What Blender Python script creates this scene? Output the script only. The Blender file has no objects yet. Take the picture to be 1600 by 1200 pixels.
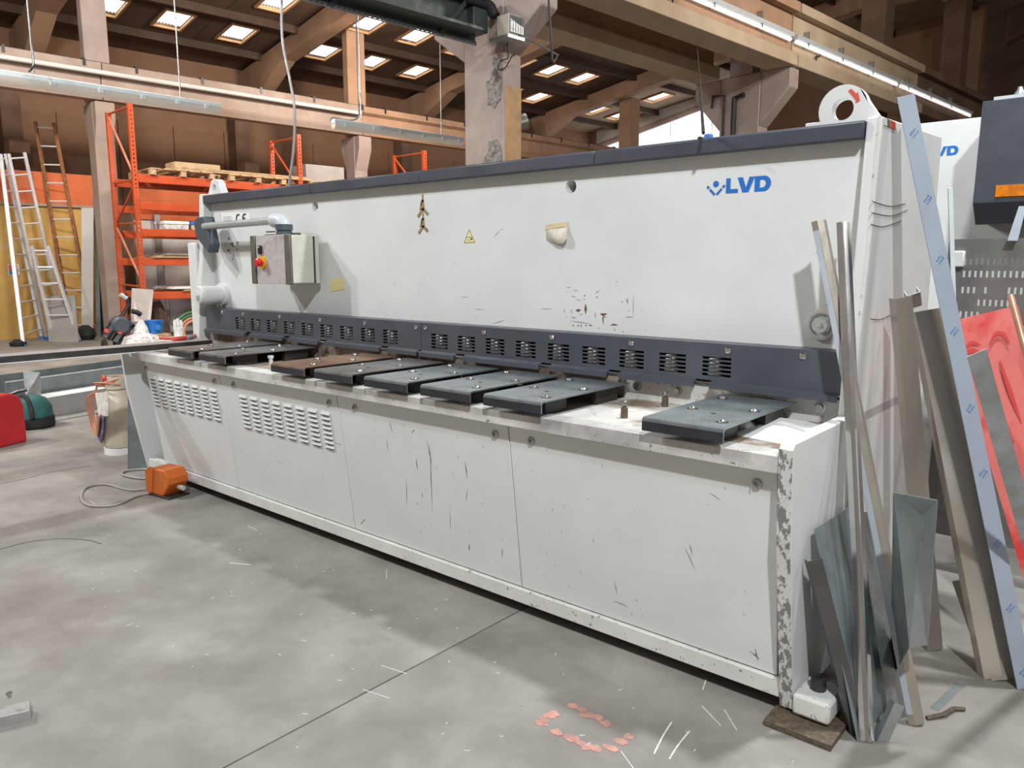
import bpy, bmesh, math, random
from mathutils import Vector, Matrix
import numpy as np
random.seed(7)
S = bpy.context.scene
COL = S.collection

# ---------------------------------------------------------------- camera
F, CX, CY, CAMH = 1200.0, 800.0, 600.0, 1.52
CAMP = np.array([0.828, -2.439, CAMH])
ROT = np.array([[0.76209, -0.09963, 0.63975], [0.64747, 0.11727, -0.75302], [0.0, 0.98808, 0.15397]])
def _orth(R):
    x = R[:, 0] / np.linalg.norm(R[:, 0]); y = R[:, 1] - x * (R[:, 1] @ x); y /= np.linalg.norm(y)
    return np.stack([x, y, np.cross(x, y)], axis=1)
ROT = _orth(ROT)
cam = bpy.data.cameras.new('camera'); cam.sensor_width = 36.0; cam.lens = F / 1600 * 36
cam.clip_start = 0.05; cam.clip_end = 200
co = bpy.data.objects.new('camera', cam); COL.objects.link(co)
M = Matrix.Identity(4)
for i in range(3):
    for j in range(3): M[i][j] = ROT[i, j]
    M[i][3] = CAMP[i]
co.matrix_world = M
S.camera = co

# ---------------------------------------------------------------- world, exposure, lamps
S.view_settings.view_transform = 'Standard'
S.view_settings.look = 'None'
S.view_settings.gamma = 1.0
S.view_settings.use_curve_mapping = False
S.view_settings.exposure = -0.88
w = bpy.data.worlds.new('world'); S.world = w; w.use_nodes = True
bg = w.node_tree.nodes['Background']
bg.inputs[0].default_value = (1.0, 0.86, 0.74, 1); bg.inputs[1].default_value = 0.50

def lamp(name, loc, target, power, size, color=(1, 1, 1), shape='DISK', sy=None, spread=None):
    l = bpy.data.lights.new(name, 'AREA'); l.energy = power; l.shape = shape; l.size = size
    if sy: l.size_y = sy
    if spread: l.spread = spread
    l.color = color
    o = bpy.data.objects.new(name, l); COL.objects.link(o)
    o.location = loc
    o.rotation_euler = (Vector(target) - Vector(loc)).to_track_quat('-Z', 'Y').to_euler()
    return o
COOL = (0.93, 0.98, 1.0)
lamp('hall_and_fill_lamp', (0.6, 1.42, 6.4), (-1.2, 0.2, 0), 640, 0.35, COOL)
lamp('hall_and_fill_lamp', (3.0, -4.2, 6.6), (-1.5, 0.3, 1.0), 980, 0.30, COOL)
lamp('hall_and_fill_lamp', (-7.0, -3.2, 6.2), (-4.2, 0.4, 1.0), 420, 0.30, COOL)
lamp('hall_and_fill_lamp', (-10.5, 1.5, 6.5), (-13.5, 2.5, 1.5), 760, 0.8, (1, .93, .85))  # added fill for the rack and the wall behind
lamp('hall_and_fill_lamp', (-10.0, 9.0, 6.3), (-13, 9, 4), 900, 0.8, (1, .86, .74))  # added fill for the far background
lamp('hall_and_fill_lamp', (-9.0, -4.0, 6.3), (-8, 0, 0), 600, 0.6, (1, .97, .93))  # added fill over the aisle on the left
lamp('hall_and_fill_lamp', (0.5, 8.5, 6.2), (-4.5, 9.0, 4.5), 420, 0.6, (1, .92, .82))  # added to brighten the crane beams and columns
lamp('hall_and_fill_lamp', (3.5, 3.5, 6.0), (1.5, 2.0, 1.0), 150, 0.5, COOL)  # added fill around the press brake

# ---------------------------------------------------------------- pixel to place helpers (each with its own real depth)
def _ray(u, v):
    d = np.array([u - CX, -(v - CY), -F]); return ROT @ (d / np.linalg.norm(d))
def PL(u, v, n, d):
    r = _ray(u, v); n = np.array(n, float); return CAMP + r * (d - n @ CAMP) / (n @ r)
def Wz(u, v, Z=0.0): return PL(u, v, (0, 0, 1), Z)
def Wy(u, v, Y): return PL(u, v, (0, 1, 0), Y)
def Wx(u, v, X): return PL(u, v, (1, 0, 0), X)
BA = math.radians(5.7)
BXV = np.array([math.cos(BA), -math.sin(BA), 0]); BYV = np.array([math.sin(BA), math.cos(BA), 0])
def BW(x, y, z): return BXV * x + BYV * y + np.array([0, 0, z])      # hall frame to world
def Bx(u, v, X):
    P = PL(u, v, BXV, X); return np.array([P @ BXV, P @ BYV, P[2]])
def Bz(u, v, Z):
    P = Wz(u, v, Z); return np.array([P @ BXV, P @ BYV, P[2]])
def nrm(v): v = np.array(v, float); return v / np.linalg.norm(v)

# ---------------------------------------------------------------- materials
MATS = {}
def mat(name, col, rough=0.6, metal=0.0, var=0.08, scale=6.0, bump=0.0, bscale=60.0, chips=None, col2=None, c2scale=2.0, c2lo=0.45, c2hi=0.65,
        emit=None, estr=0.0, stretch=(1, 1, 1), spec=None, alpha=None, trans=0.0):
    m = bpy.data.materials.new(name); m.use_nodes = True; MATS[name] = m
    nt = m.node_tree; N = nt.nodes; L = nt.links
    b = N['Principled BSDF']
    b.inputs['Roughness'].default_value = rough; b.inputs['Metallic'].default_value = metal
    if spec is not None: b.inputs['Specular IOR Level'].default_value = spec
    if alpha is not None: b.inputs['Alpha'].default_value = alpha
    if trans: b.inputs['Transmission Weight'].default_value = trans
    tc = N.new('ShaderNodeTexCoord'); mp = N.new('ShaderNodeMapping'); mp.inputs['Scale'].default_value = stretch
    L.new(tc.outputs['Object'], mp.inputs['Vector'])
    def noise(sc, det=4.0, rg=0.6):
        n = N.new('ShaderNodeTexNoise'); n.inputs['Scale'].default_value = sc; n.inputs['Detail'].default_value = det
        n.inputs['Roughness'].default_value = rg; L.new(mp.outputs[0], n.inputs['Vector']); return n
    def mix(fac, a, bcol):
        x = N.new('ShaderNodeMix'); x.data_type = 'RGBA'
        for k, val in ((6, a), (7, bcol)):
            if isinstance(val, tuple): x.inputs[k].default_value = (*val, 1)
            else: L.new(val, x.inputs[k])
        L.new(fac, x.inputs[0]); return x.outputs[2]
    def ramp(src, lo, hi):
        r = N.new('ShaderNodeMapRange'); r.inputs[1].default_value = lo; r.inputs[2].default_value = hi
        L.new(src, r.inputs[0]); return r.outputs[0]
    out = None
    if var > 0:
        n = noise(scale)
        dark = tuple(max(0, c * (1 - var * 2.2)) for c in col); lite = tuple(min(1, c * (1 + var * 1.6)) for c in col)
        out = mix(ramp(n.outputs[0], 0.3, 0.7), dark, lite)
    else: out = col
    if col2:
        n2 = noise(c2scale, 6.0, 0.65); out = mix(ramp(n2.outputs[0], c2lo, c2hi), out, col2)
    if chips:
        ccol, csc, thr = chips[:3]
        n3 = noise(csc, 5.0, 0.7); out = mix(ramp(n3.outputs[0], thr, thr + 0.015), out, ccol)
    if isinstance(out, tuple): b.inputs['Base Color'].default_value = (*out, 1)
    else: L.new(out, b.inputs['Base Color'])
    if var > 0 and rough > 0.05:
        nr = noise(scale * 2.7); r = N.new('ShaderNodeMapRange'); r.inputs[1].default_value = 0.3; r.inputs[2].default_value = 0.7
        r.inputs[3].default_value = max(0.02, rough * 0.8); r.inputs[4].default_value = min(1, rough * 1.2)
        L.new(nr.outputs[0], r.inputs[0]); L.new(r.outputs[0], b.inputs['Roughness'])
    if bump > 0:
        nb = noise(bscale, 6.0, 0.7); bp = N.new('ShaderNodeBump'); bp.inputs['Strength'].default_value = bump; bp.inputs['Distance'].default_value = 0.01
        L.new(nb.outputs[0], bp.inputs['Height']); L.new(bp.outputs[0], b.inputs['Normal'])
    if emit:
        b.inputs['Emission Color'].default_value = (*emit, 1); b.inputs['Emission Strength'].default_value = estr
    return m
mat('paint', (0.67, 0.68, 0.665), 0.42, var=0.03, scale=2.0, chips=((0.10, 0.085, 0.07), 26, 0.735))
mat('paint_clean', (0.67, 0.68, 0.67), 0.42, var=0.03, scale=2.0)
mat('paint_worn', (0.62, 0.62, 0.59), 0.5, var=0.05, scale=5, chips=((0.20, 0.185, 0.17), 38, 0.62))
mat('paint_flaked', (0.60, 0.60, 0.57), 0.5, var=0.05, scale=5, chips=((0.20, 0.195, 0.185), 22, 0.505), stretch=(2, 2, 1))
mat('paint_lip', (0.62, 0.61, 0.58), 0.5, var=0.05, scale=5, col2=(0.34, 0.31, 0.31), c2scale=0.55, c2lo=0.47, c2hi=0.56, chips=((0.17, 0.15, 0.14), 46, 0.625))
mat('table_top', (0.60, 0.58, 0.54), 0.5, var=0.06, scale=4, col2=(0.22, 0.16, 0.12), c2scale=2.6, c2lo=0.47, c2hi=0.6, chips=((0.07, 0.05, 0.04), 20, 0.66))
mat('table_dirty', (0.36, 0.30, 0.25), 0.5, var=0.15, scale=5, col2=(0.13, 0.085, 0.06), c2scale=3.0, c2lo=0.42, c2hi=0.58, chips=((0.05, 0.04, 0.03), 20, 0.62))
mat('scratch', (0.06, 0.05, 0.045), 0.8, var=0)
mat('rust_chip', (0.16, 0.085, 0.045), 0.8, var=0.15, scale=60)
mat('anthracite', (0.052, 0.057, 0.075), 0.42, var=0.06, scale=3, bump=0.02)
mat('anthracite_guard', (0.066, 0.073, 0.090), 0.40, var=0.10, scale=3)
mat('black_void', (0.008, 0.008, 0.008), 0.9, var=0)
mat('dark_steel', (0.045, 0.042, 0.04), 0.45, metal=0.3, var=0.2, scale=8)
mat('plate_steel', (0.26, 0.262, 0.265), 0.34, metal=0.65, var=0.12, scale=5, col2=(0.13, 0.085, 0.06), c2scale=3.0, c2lo=0.48, c2hi=0.68)
mat('plate_steel_blue', (0.27, 0.30, 0.315), 0.30, metal=0.7, var=0.12, scale=5, col2=(0.13, 0.10, 0.08), c2scale=3.0, c2lo=0.55, c2hi=0.75)
mat('plate_rusty', (0.24, 0.15, 0.10), 0.55, metal=0.3, var=0.2, scale=6, col2=(0.12, 0.07, 0.05), c2scale=3.0)
mat('plate_front', (0.045, 0.046, 0.058), 0.40, metal=0.35, var=0.25, scale=10, col2=(0.02, 0.02, 0.022), c2scale=5)
mat('ball_steel', (0.85, 0.85, 0.85), 0.12, metal=1.0, var=0)
mat('bolt_steel', (0.45, 0.45, 0.45), 0.3, metal=0.9, var=0.1, scale=40)
mat('stud_brown', (0.13, 0.10, 0.07), 0.6, metal=0.3, var=0.2, scale=60)
mat('blue_logo', (0.018, 0.15, 0.52), 0.4, var=0)
mat('blue_print', (0.05, 0.17, 0.48), 0.5, var=0)
mat('spring_zinc', (0.60, 0.59, 0.55), 0.35, metal=0.3, var=0)
mat('light_grey_plastic', (0.50, 0.53, 0.55), 0.4, var=0.03)
mat('grey_tube', (0.42, 0.43, 0.44), 0.32, metal=0.4, var=0.04)
mat('slate_plastic', (0.06, 0.075, 0.095), 0.45, var=0.06)
mat('cabinet_cream', (0.55, 0.55, 0.47), 0.45, var=0.04)
mat('pendant_face', (0.48, 0.45, 0.45), 0.4, var=0.08, scale=8, col2=(0.25, 0.19, 0.16), c2scale=9, c2lo=0.5, c2hi=0.75)
mat('bronze_strip', (0.17, 0.155, 0.125), 0.4, metal=0.4, var=0.1, scale=9)
mat('red_button', (0.6, 0.02, 0.015), 0.35, var=0)
mat('yellow_button', (0.75, 0.38, 0.03), 0.45, var=0)
mat('sticker_white', (0.80, 0.80, 0.78), 0.5, var=0.02)
mat('sticker_black', (0.01, 0.01, 0.01), 0.5, var=0)
mat('sticker_yellow', (0.80, 0.72, 0.35), 0.5, var=0.04)
mat('glue_brown', (0.30, 0.20, 0.09), 0.7, var=0.2, scale=50)
mat('note_yellow', (0.78, 0.68, 0.33), 0.7, var=0.05)
mat('masking_tape', (0.62, 0.50, 0.30), 0.7, var=0.08, scale=20)
mat('torn_paper', (0.72, 0.66, 0.55), 0.8, var=0.1, scale=20)
mat('flag_green', (0.03, 0.18, 0.07), 0.5, var=0)
mat('flag_red', (0.65, 0.08, 0.06), 0.5, var=0)
mat('flag_white', (0.7, 0.68, 0.62), 0.5, var=0)
mat('orange_pedal', (0.62, 0.14, 0.015), 0.45, var=0.08, scale=9)
mat('cable_grey', (0.33, 0.31, 0.28), 0.6, var=0.08)
mat('cable_black', (0.012, 0.012, 0.013), 0.5, var=0)
mat('concrete_floor', (0.265, 0.246, 0.224), 0.66, var=0.15, scale=1.6, bump=0.10, bscale=120, col2=(0.170, 0.149, 0.129), c2scale=1.1, c2lo=0.47, c2hi=0.70, chips=((0.15, 0.135, 0.12), 48, 0.675))
mat('joint_dark', (0.07, 0.06, 0.05), 0.9, var=0.2, scale=30)
mat('red_spray', (0.46, 0.24, 0.20), 0.8, var=0.15, scale=20)
mat('concrete_pink', (0.40, 0.32, 0.29), 0.8, var=0.10, scale=1.2, bump=0.05, bscale=30, col2=(0.31, 0.23, 0.20), c2scale=0.9)
mat('concrete_spall', (0.28, 0.255, 0.23), 0.9, var=0.35, scale=25, bump=0.8, bscale=60)
mat('concrete_sand_lit', (0.52, 0.41, 0.29), 0.8, var=0.1, scale=1.0, col2=(0.42, 0.31, 0.21), c2scale=0.6)  # lightened concrete: light from below put into the colour
mat('concrete_warm', (0.43, 0.265, 0.165), 0.82, var=0.10, scale=0.8, bump=0.04, bscale=20, col2=(0.30, 0.185, 0.12), c2scale=0.7)
mat('concrete_cream', (0.38, 0.30, 0.25), 0.8, var=0.10, scale=1.0, col2=(0.29, 0.21, 0.165), c2scale=0.6)
mat('concrete_dark', (0.19, 0.115, 0.078), 0.85, var=0.14, scale=0.8, col2=(0.12, 0.07, 0.05), c2scale=0.7)
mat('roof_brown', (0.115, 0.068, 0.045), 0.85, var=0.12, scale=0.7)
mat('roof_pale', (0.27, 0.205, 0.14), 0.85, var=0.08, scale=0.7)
mat('purlin_brown', (0.085, 0.052, 0.036), 0.85, var=0.1, scale=1)
mat('wood_frame', (0.42, 0.25, 0.12), 0.7, var=0.1, scale=5)
mat('skylight_pane', (0.9, 0.9, 0.85), 0.5, var=0, emit=(1.0, 0.95, 0.86), estr=5.0)
mat('window_pane', (0.9, 0.9, 0.95), 0.4, var=0, emit=(1.0, 0.95, 0.97), estr=3.2)
mat('wall_brown', (0.28, 0.155, 0.09), 0.85, var=0.10, scale=0.5, col2=(0.22, 0.13, 0.08), c2scale=0.5)
mat('wall_yellow', (0.55, 0.33, 0.09), 0.7, var=0.10, scale=0.8, col2=(0.62, 0.50, 0.30), c2scale=0.9, c2lo=0.55, c2hi=0.8)
mat('wall_orange', (0.58, 0.13, 0.035), 0.6, var=0.10, scale=1.5)
mat('wall_white', (0.62, 0.60, 0.58), 0.7, var=0.06, scale=1.0)
mat('rack_orange', (0.52, 0.080, 0.022), 0.45, var=0.08, scale=3)
mat('rack_pink', (0.58, 0.22, 0.14), 0.5, var=0.1, scale=3)
mat('pallet_wood', (0.50, 0.34, 0.19), 0.8, var=0.18, scale=12, stretch=(1, 1, 4))
mat('blue_plastic', (0.02, 0.20, 0.62), 0.4, var=0.06)
mat('alu', (0.74, 0.75, 0.77), 0.32, metal=0.35, var=0.06, scale=20)
mat('ladder_wood', (0.30, 0.13, 0.055), 0.6, var=0.2, scale=14)
mat('extinguisher_red', (0.55, 0.02, 0.015), 0.35, var=0.05)
mat('red_streak', (0.50, 0.04, 0.036), 0.45, var=0.05)
mat('lamp_blue', (0.82, 0.91, 0.93), 0.4, var=0.03)
mat('lamp_diffuser', (0.66, 0.60, 0.53), 0.25, var=0.03, scale=3, emit=(1, 0.93, 0.84), estr=0.22)
mat('tube_lit', (0.95, 0.95, 0.92), 0.4, var=0, emit=(1, 0.98, 0.94), estr=1.6)
mat('green_steel', (0.045, 0.058, 0.052), 0.45, metal=0.2, var=0.12, scale=4)
mat('beige_box', (0.50, 0.44, 0.36), 0.6, var=0.05)
mat('galv', (0.45, 0.48, 0.49), 0.38, metal=0.8, var=0.10, scale=6, col2=(0.35, 0.36, 0.36), c2scale=10)
mat('galv_blue', (0.26, 0.305, 0.315), 0.42, metal=0.6, var=0.10, scale=5)
mat('stainless', (0.60, 0.56, 0.50), 0.22, metal=0.75, var=0.06, scale=3, bump=0.04, bscale=5)
mat('stainless_bright', (0.72, 0.72, 0.72), 0.2, metal=1.0, var=0.08, scale=6, stretch=(1, 1, .2))
mat('stainless_brushed', (0.44, 0.395, 0.34), 0.36, metal=0.7, var=0.08, scale=8, stretch=(1, 1, .2))
mat('dark_sheet', (0.14, 0.135, 0.13), 0.4, metal=0.7, var=0.12, scale=5)
mat('strip_grey', (0.16, 0.18, 0.215), 0.5, var=0.05)
mat('film_grey', (0.42, 0.45, 0.50), 0.45, var=0.06, scale=5)
mat('sack_brown', (0.07, 0.04, 0.033), 0.85, var=0.2, scale=12)
mat('angle_grey', (0.16, 0.17, 0.165), 0.5, metal=0.3, var=0.1)
mat('film_blue', (0.33, 0.375, 0.45), 0.5, var=0.04, scale=3)
mat('perforated', (0.27, 0.26, 0.245), 0.45, metal=0.6, var=0.14, scale=4)
mat('red_panel', (0.58, 0.135, 0.115), 0.45, var=0.05, scale=3, col2=(0.50, 0.03, 0.028), c2scale=3.2, c2lo=0.50, c2hi=0.62, stretch=(1, 1, .6))
mat('copper', (0.72, 0.40, 0.28), 0.35, metal=0.8, var=0.08)
mat('orange_glass', (0.75, 0.20, 0.01), 0.15, var=0.3, scale=9, emit=(1, .25, .02), estr=0.15)
mat('propane', (0.62, 0.55, 0.44), 0.45, var=0.10, scale=7)
mat('cloth_white', (0.68, 0.64, 0.58), 0.9, var=0.12, scale=20)
mat('cloth_blue', (0.14, 0.15, 0.25), 0.9, var=0.4, scale=25)
mat('hose_orange', (0.55, 0.24, 0.15), 0.6, var=0.1)
mat('hose_green', (0.06, 0.16, 0.06), 0.6, var=0.1)
mat('case_red', (0.45, 0.016, 0.022), 0.4, var=0.06)
mat('bag_teal', (0.012, 0.10, 0.09), 0.7, var=0.15, scale=12)
mat('bag_black', (0.015, 0.016, 0.016), 0.8, var=0.1)
mat('scooter_black', (0.02, 0.02, 0.022), 0.35, var=0.15)
mat('clear_bag', (0.66, 0.66, 0.66), 0.35, var=0.2, scale=18)
mat('glove_white', (0.60, 0.62, 0.62), 0.8, var=0.12, scale=30)
mat('shelf_grey', (0.36, 0.34, 0.35), 0.6, var=0.06)
mat('cardboard', (0.52, 0.38, 0.22), 0.8, var=0.08)
mat('sheet_grey', (0.34, 0.32, 0.31), 0.5, metal=0.3, var=0.05)
mat('lit_floor_cream', (0.62, 0.55, 0.42), 0.6, var=0.06)  # cream colour carries the light on a patch of floor

# ---------------------------------------------------------------- mesh helpers
class MB:
    def __init__(s, T=None): s.v = []; s.f = []; s.T = T
    def _add(s, vs, fs):
        n = len(s.v)
        if s.T: vs = [s.T(*p) for p in vs]
        s.v += [tuple(map(float, p)) for p in vs]; s.f += [tuple(i + n for i in f) for f in fs]; return s
    def box(s, x0, x1, y0, y1, z0, z1):
        return s._add([(x0, y0, z0), (x1, y0, z0), (x1, y1, z0), (x0, y1, z0), (x0, y0, z1), (x1, y0, z1), (x1, y1, z1), (x0, y1, z1)],
                      [(0, 3, 2, 1), (4, 5, 6, 7), (0, 1, 5, 4), (1, 2, 6, 5), (2, 3, 7, 6), (3, 0, 4, 7)])
    def prism(s, pts, a, b, axis='x'):
        def mk(t, p): return (t, p[0], p[1]) if axis == 'x' else ((p[0], t, p[1]) if axis == 'y' else (p[0], p[1], t))
        n = len(pts); vs = [mk(a, p) for p in pts] + [mk(b, p) for p in pts]
        return s._add(vs, [tuple(range(n))[::-1], tuple(range(n, 2 * n))] + [(i, (i + 1) % n, n + (i + 1) % n, n + i) for i in range(n)])
    def poly(s, pts, off):
        """solid from a 3D outline moved by off"""
        pts = [np.array(p, float) for p in pts]; off = np.array(off, float); n = len(pts)
        vs = pts + [p + off for p in pts]
        return s._add(vs, [tuple(range(n))[::-1], tuple(range(n, 2 * n))] + [(i, (i + 1) % n, n + (i + 1) % n, n + i) for i in range(n)])
    def sheet(s, pts, t):
        a, b, c = (np.array(p, float) for p in pts[:3]); n = nrm(np.cross(b - a, c - a)); return s.poly(pts, n * t)
    def cyl(s, p0, p1, r0, r1=None, n=12):
        r1 = r0 if r1 is None else r1
        p0 = np.array(p0, float); p1 = np.array(p1, float); d = nrm(p1 - p0)
        a = nrm(np.cross(d, (0, 0, 1) if abs(d[2]) < 0.9 else (1, 0, 0))); b = np.cross(d, a)
        vs = []
        for p, r in ((p0, r0), (p1, r1)):
            vs += [p + r * (math.cos(2 * math.pi * k / n) * a + math.sin(2 * math.pi * k / n) * b) for k in range(n)]
        return s._add(vs, [tuple(range(n))[::-1], tuple(range(n, 2 * n))] + [(k, (k + 1) % n, n + (k + 1) % n, n + k) for k in range(n)])
    def lathe(s, c, d, prof, n=20):
        """prof = [(distance along axis, radius)]"""
        c = np.array(c, float); d = nrm(d)
        a = nrm(np.cross(d, (0, 0, 1) if abs(d[2]) < 0.9 else (1, 0, 0))); b = np.cross(d, a); vs = []
        for h, r in prof:
            vs += [c + d * h + max(r, 1e-4) * (math.cos(2 * math.pi * k / n) * a + math.sin(2 * math.pi * k / n) * b) for k in range(n)]
        m = len(prof); fs = [tuple(range(n))[::-1], tuple(range((m - 1) * n, m * n))]
        for j in range(m - 1): fs += [(j * n + k, j * n + (k + 1) % n, (j + 1) * n + (k + 1) % n, (j + 1) * n + k) for k in range(n)]
        return s._add(vs, fs)
    def tube(s, pts, r, n=8):
        pts = [np.array(p, float) for p in pts]; m = len(pts); vs = []; a = None
        for i in range(m):
            d = nrm(pts[min(i + 1, m - 1)] - pts[max(i - 1, 0)])
            if a is None: a = nrm(np.cross(d, (0, 0, 1) if abs(d[2]) < 0.9 else (1, 0, 0)))
            else:
                a = a - d * (a @ d); a = nrm(a) if np.linalg.norm(a) > 1e-6 else nrm(np.cross(d, (1, 0, 0)))
            b = np.cross(d, a)
            vs += [pts[i] + r * (math.cos(2 * math.pi * k / n) * a + math.sin(2 * math.pi * k / n) * b) for k in range(n)]
        fs = [tuple(range(n))[::-1], tuple(range((m - 1) * n, m * n))]
        for j in range(m - 1): fs += [(j * n + k, j * n + (k + 1) % n, (j + 1) * n + (k + 1) % n, (j + 1) * n + k) for k in range(n)]
        return s._add(vs, fs)
    def bar(s, p0, p1, prof, side):
        """sweep a closed 2D profile from p0 to p1; side = direction of profile x"""
        p0 = np.array(p0, float); p1 = np.array(p1, float); d = nrm(p1 - p0); side = np.array(side, float)
        a = nrm(side - d * (side @ d)); b = np.cross(d, a); n = len(prof)
        vs = [p + x * a + y * b for p in (p0, p1) for x, y in prof]
        return s._add(vs, [tuple(range(n))[::-1], tuple(range(n, 2 * n))] + [(k, (k + 1) % n, n + (k + 1) % n, n + k) for k in range(n)])
    def holes(s, xs, zs, skip, y0, y1):
        """grid plate in x/z between y0 and y1, leaving out the cells in skip"""
        nx, nz = len(xs) - 1, len(zs) - 1
        on = lambda i, j: 0 <= i < nx and 0 <= j < nz and (i, j) not in skip
        vs = [(x, y, z) for y in (y0, y1) for z in zs for x in xs]; W = nx + 1; K = W * (nz + 1)
        id = lambda i, j, k: k * K + j * W + i; fs = []
        for i in range(nx):
            for j in range(nz):
                if not on(i, j): continue
                fs += [(id(i, j, 0), id(i + 1, j, 0), id(i + 1, j + 1, 0), id(i, j + 1, 0)), (id(i, j, 1), id(i, j + 1, 1), id(i + 1, j + 1, 1), id(i + 1, j, 1))]
                if not on(i - 1, j): fs.append((id(i, j, 0), id(i, j + 1, 0), id(i, j + 1, 1), id(i, j, 1)))
                if not on(i + 1, j): fs.append((id(i + 1, j, 0), id(i + 1, j, 1), id(i + 1, j + 1, 1), id(i + 1, j + 1, 0)))
                if not on(i, j - 1): fs.append((id(i, j, 0), id(i, j, 1), id(i + 1, j, 1), id(i + 1, j, 0)))
                if not on(i, j + 1): fs.append((id(i, j + 1, 0), id(i + 1, j + 1, 0), id(i + 1, j + 1, 1), id(i, j + 1, 1)))
        return s._add(vs, fs)

WLOC = {}
def wloc(o): return WLOC.get(o.name, np.zeros(3))
def prop(o, label=None, cat=None, group=None, kind=None):
    if label: o['label'] = label
    if cat: o['category'] = cat
    if group: o['group'] = group
    if kind: o['kind'] = kind
    return o
def obj(name, mb, m, parent=None, bevel=0, smooth=35, origin=None, seg=2):
    V = np.array(mb.v); lo, hi = V.min(0), V.max(0)
    c = np.array([(lo[0] + hi[0]) / 2, (lo[1] + hi[1]) / 2, lo[2]]) if origin is None else np.array(origin, float)
    me = bpy.data.meshes.new(name); me.from_pydata((V - c).tolist(), [], mb.f)
    bm = bmesh.new(); bm.from_mesh(me); bmesh.ops.recalc_face_normals(bm, faces=bm.faces); bm.to_mesh(me); bm.free()
    if smooth:
        me.polygons.foreach_set('use_smooth', [True] * len(me.polygons)); me.set_sharp_from_angle(angle=math.radians(smooth))
    me.materials.append(MATS[m] if isinstance(m, str) else m)
    o = bpy.data.objects.new(name, me); COL.objects.link(o)
    if parent: o.parent = parent; o.location = c - wloc(parent)
    else: o.location = c
    WLOC[o.name] = c
    if bevel:
        b = o.modifiers.new('bevel', 'BEVEL'); b.width = bevel; b.segments = seg; b.limit_method = 'ANGLE'; b.angle_limit = math.radians(40)
    return o
def inst(src, name, wpos, parent=None, rot=None):
    """another object on the same mesh, at world place wpos"""
    o = src.copy(); o.name = name; COL.objects.link(o)
    o.parent = parent; o.location = np.array(wpos) - (wloc(parent) if parent else 0)
    if rot: o.rotation_euler = rot
    WLOC[o.name] = np.array(wpos, float); return o
def thing(name, label, cat, loc=(0, 0, 0), group=None, kind=None):
    o = bpy.data.objects.new(name, None); COL.objects.link(o); o.location = loc; o.empty_display_size = 0.1
    WLOC[o.name] = np.array(loc, float); return prop(o, label, cat, group, kind)
def one(name, mb, m, label, cat, group=None, **k): return prop(obj(name, mb, m, **k), label, cat, group)
def spline(pts, n=10):
    pts = [np.array(p, float) for p in pts]; P = [pts[0]] + pts + [pts[-1]]; out = []
    for i in range(1, len(P) - 2):
        for k in range(n):
            t = k / n; a, b, c, d = P[i - 1], P[i], P[i + 1], P[i + 2]
            out.append(0.5 * ((2 * b) + (c - a) * t + (2 * a - 5 * b + 4 * c - d) * t * t + (3 * b - a - 3 * c + d) * t ** 3))
    return out + [pts[-1]]

# ================================================================ THE SETTING
# floor: two cast slabs with the sawn joint between them, on a darker bed
fl = obj('floor', MB().box(-32, 14, -12, 34, -0.30, -0.005), 'joint_dark'); prop(fl, 'grey cast concrete hall floor with a sawn joint', None, None, 'structure')
jx = -1.228
obj('slab', MB().box(-32, jx - 0.004, -12, 34, -0.005, 0), 'concrete_floor', fl, smooth=0)
obj('slab', MB().box(jx + 0.004, 14, -12, 34, -0.005, 0), 'concrete_floor', fl, smooth=0)

RZ0, RS = 6.9, 0.132
def rz(x): return RZ0 + RS * (x + 20.5)
# ceiling = roof: sheets, purlins, rafters and skylights
ceil = thing('ceiling', 'dark brown sheeted sloping roof on rafters with rows of skylights', None, BW(-12, 10, 7), kind='structure')
SKX = {-18.2: (3.75, 5.2, 6.75, 9.15, 10.7, 12.25, 14.5, 16.0, 17.4, 20.5, 22.0), -16.1: (3.75, 5.2, 6.8, 9.2, 10.7, 12.3, 14.5, 15.9, 17.35, 20.1, 21.5)}
SW, SL = 0.31, 0.46                                            # half sizes of a skylight along the hall and up the slope
pur = [-20.5, -19.15, -17.15, -15.05, -12.9, -10.8, -8.6, -6.4, -4.2, -2.0, 0.2, 2.4]
ys = [-6 + 1.2 * k for k in range(25)]
yl = [-6.0, 2.5, 8.0, 13.5, 19.0, 23.0, 31.5]
def roofquad(x0, x1, y0, y1, t=0.03, up=0.0):
    return [BW(x0, y0, rz(x0) + up), BW(x1, y0, rz(x1) + up), BW(x1, y1, rz(x1) + up), BW(x0, y1, rz(x0) + up)]
cnt = 0
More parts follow.
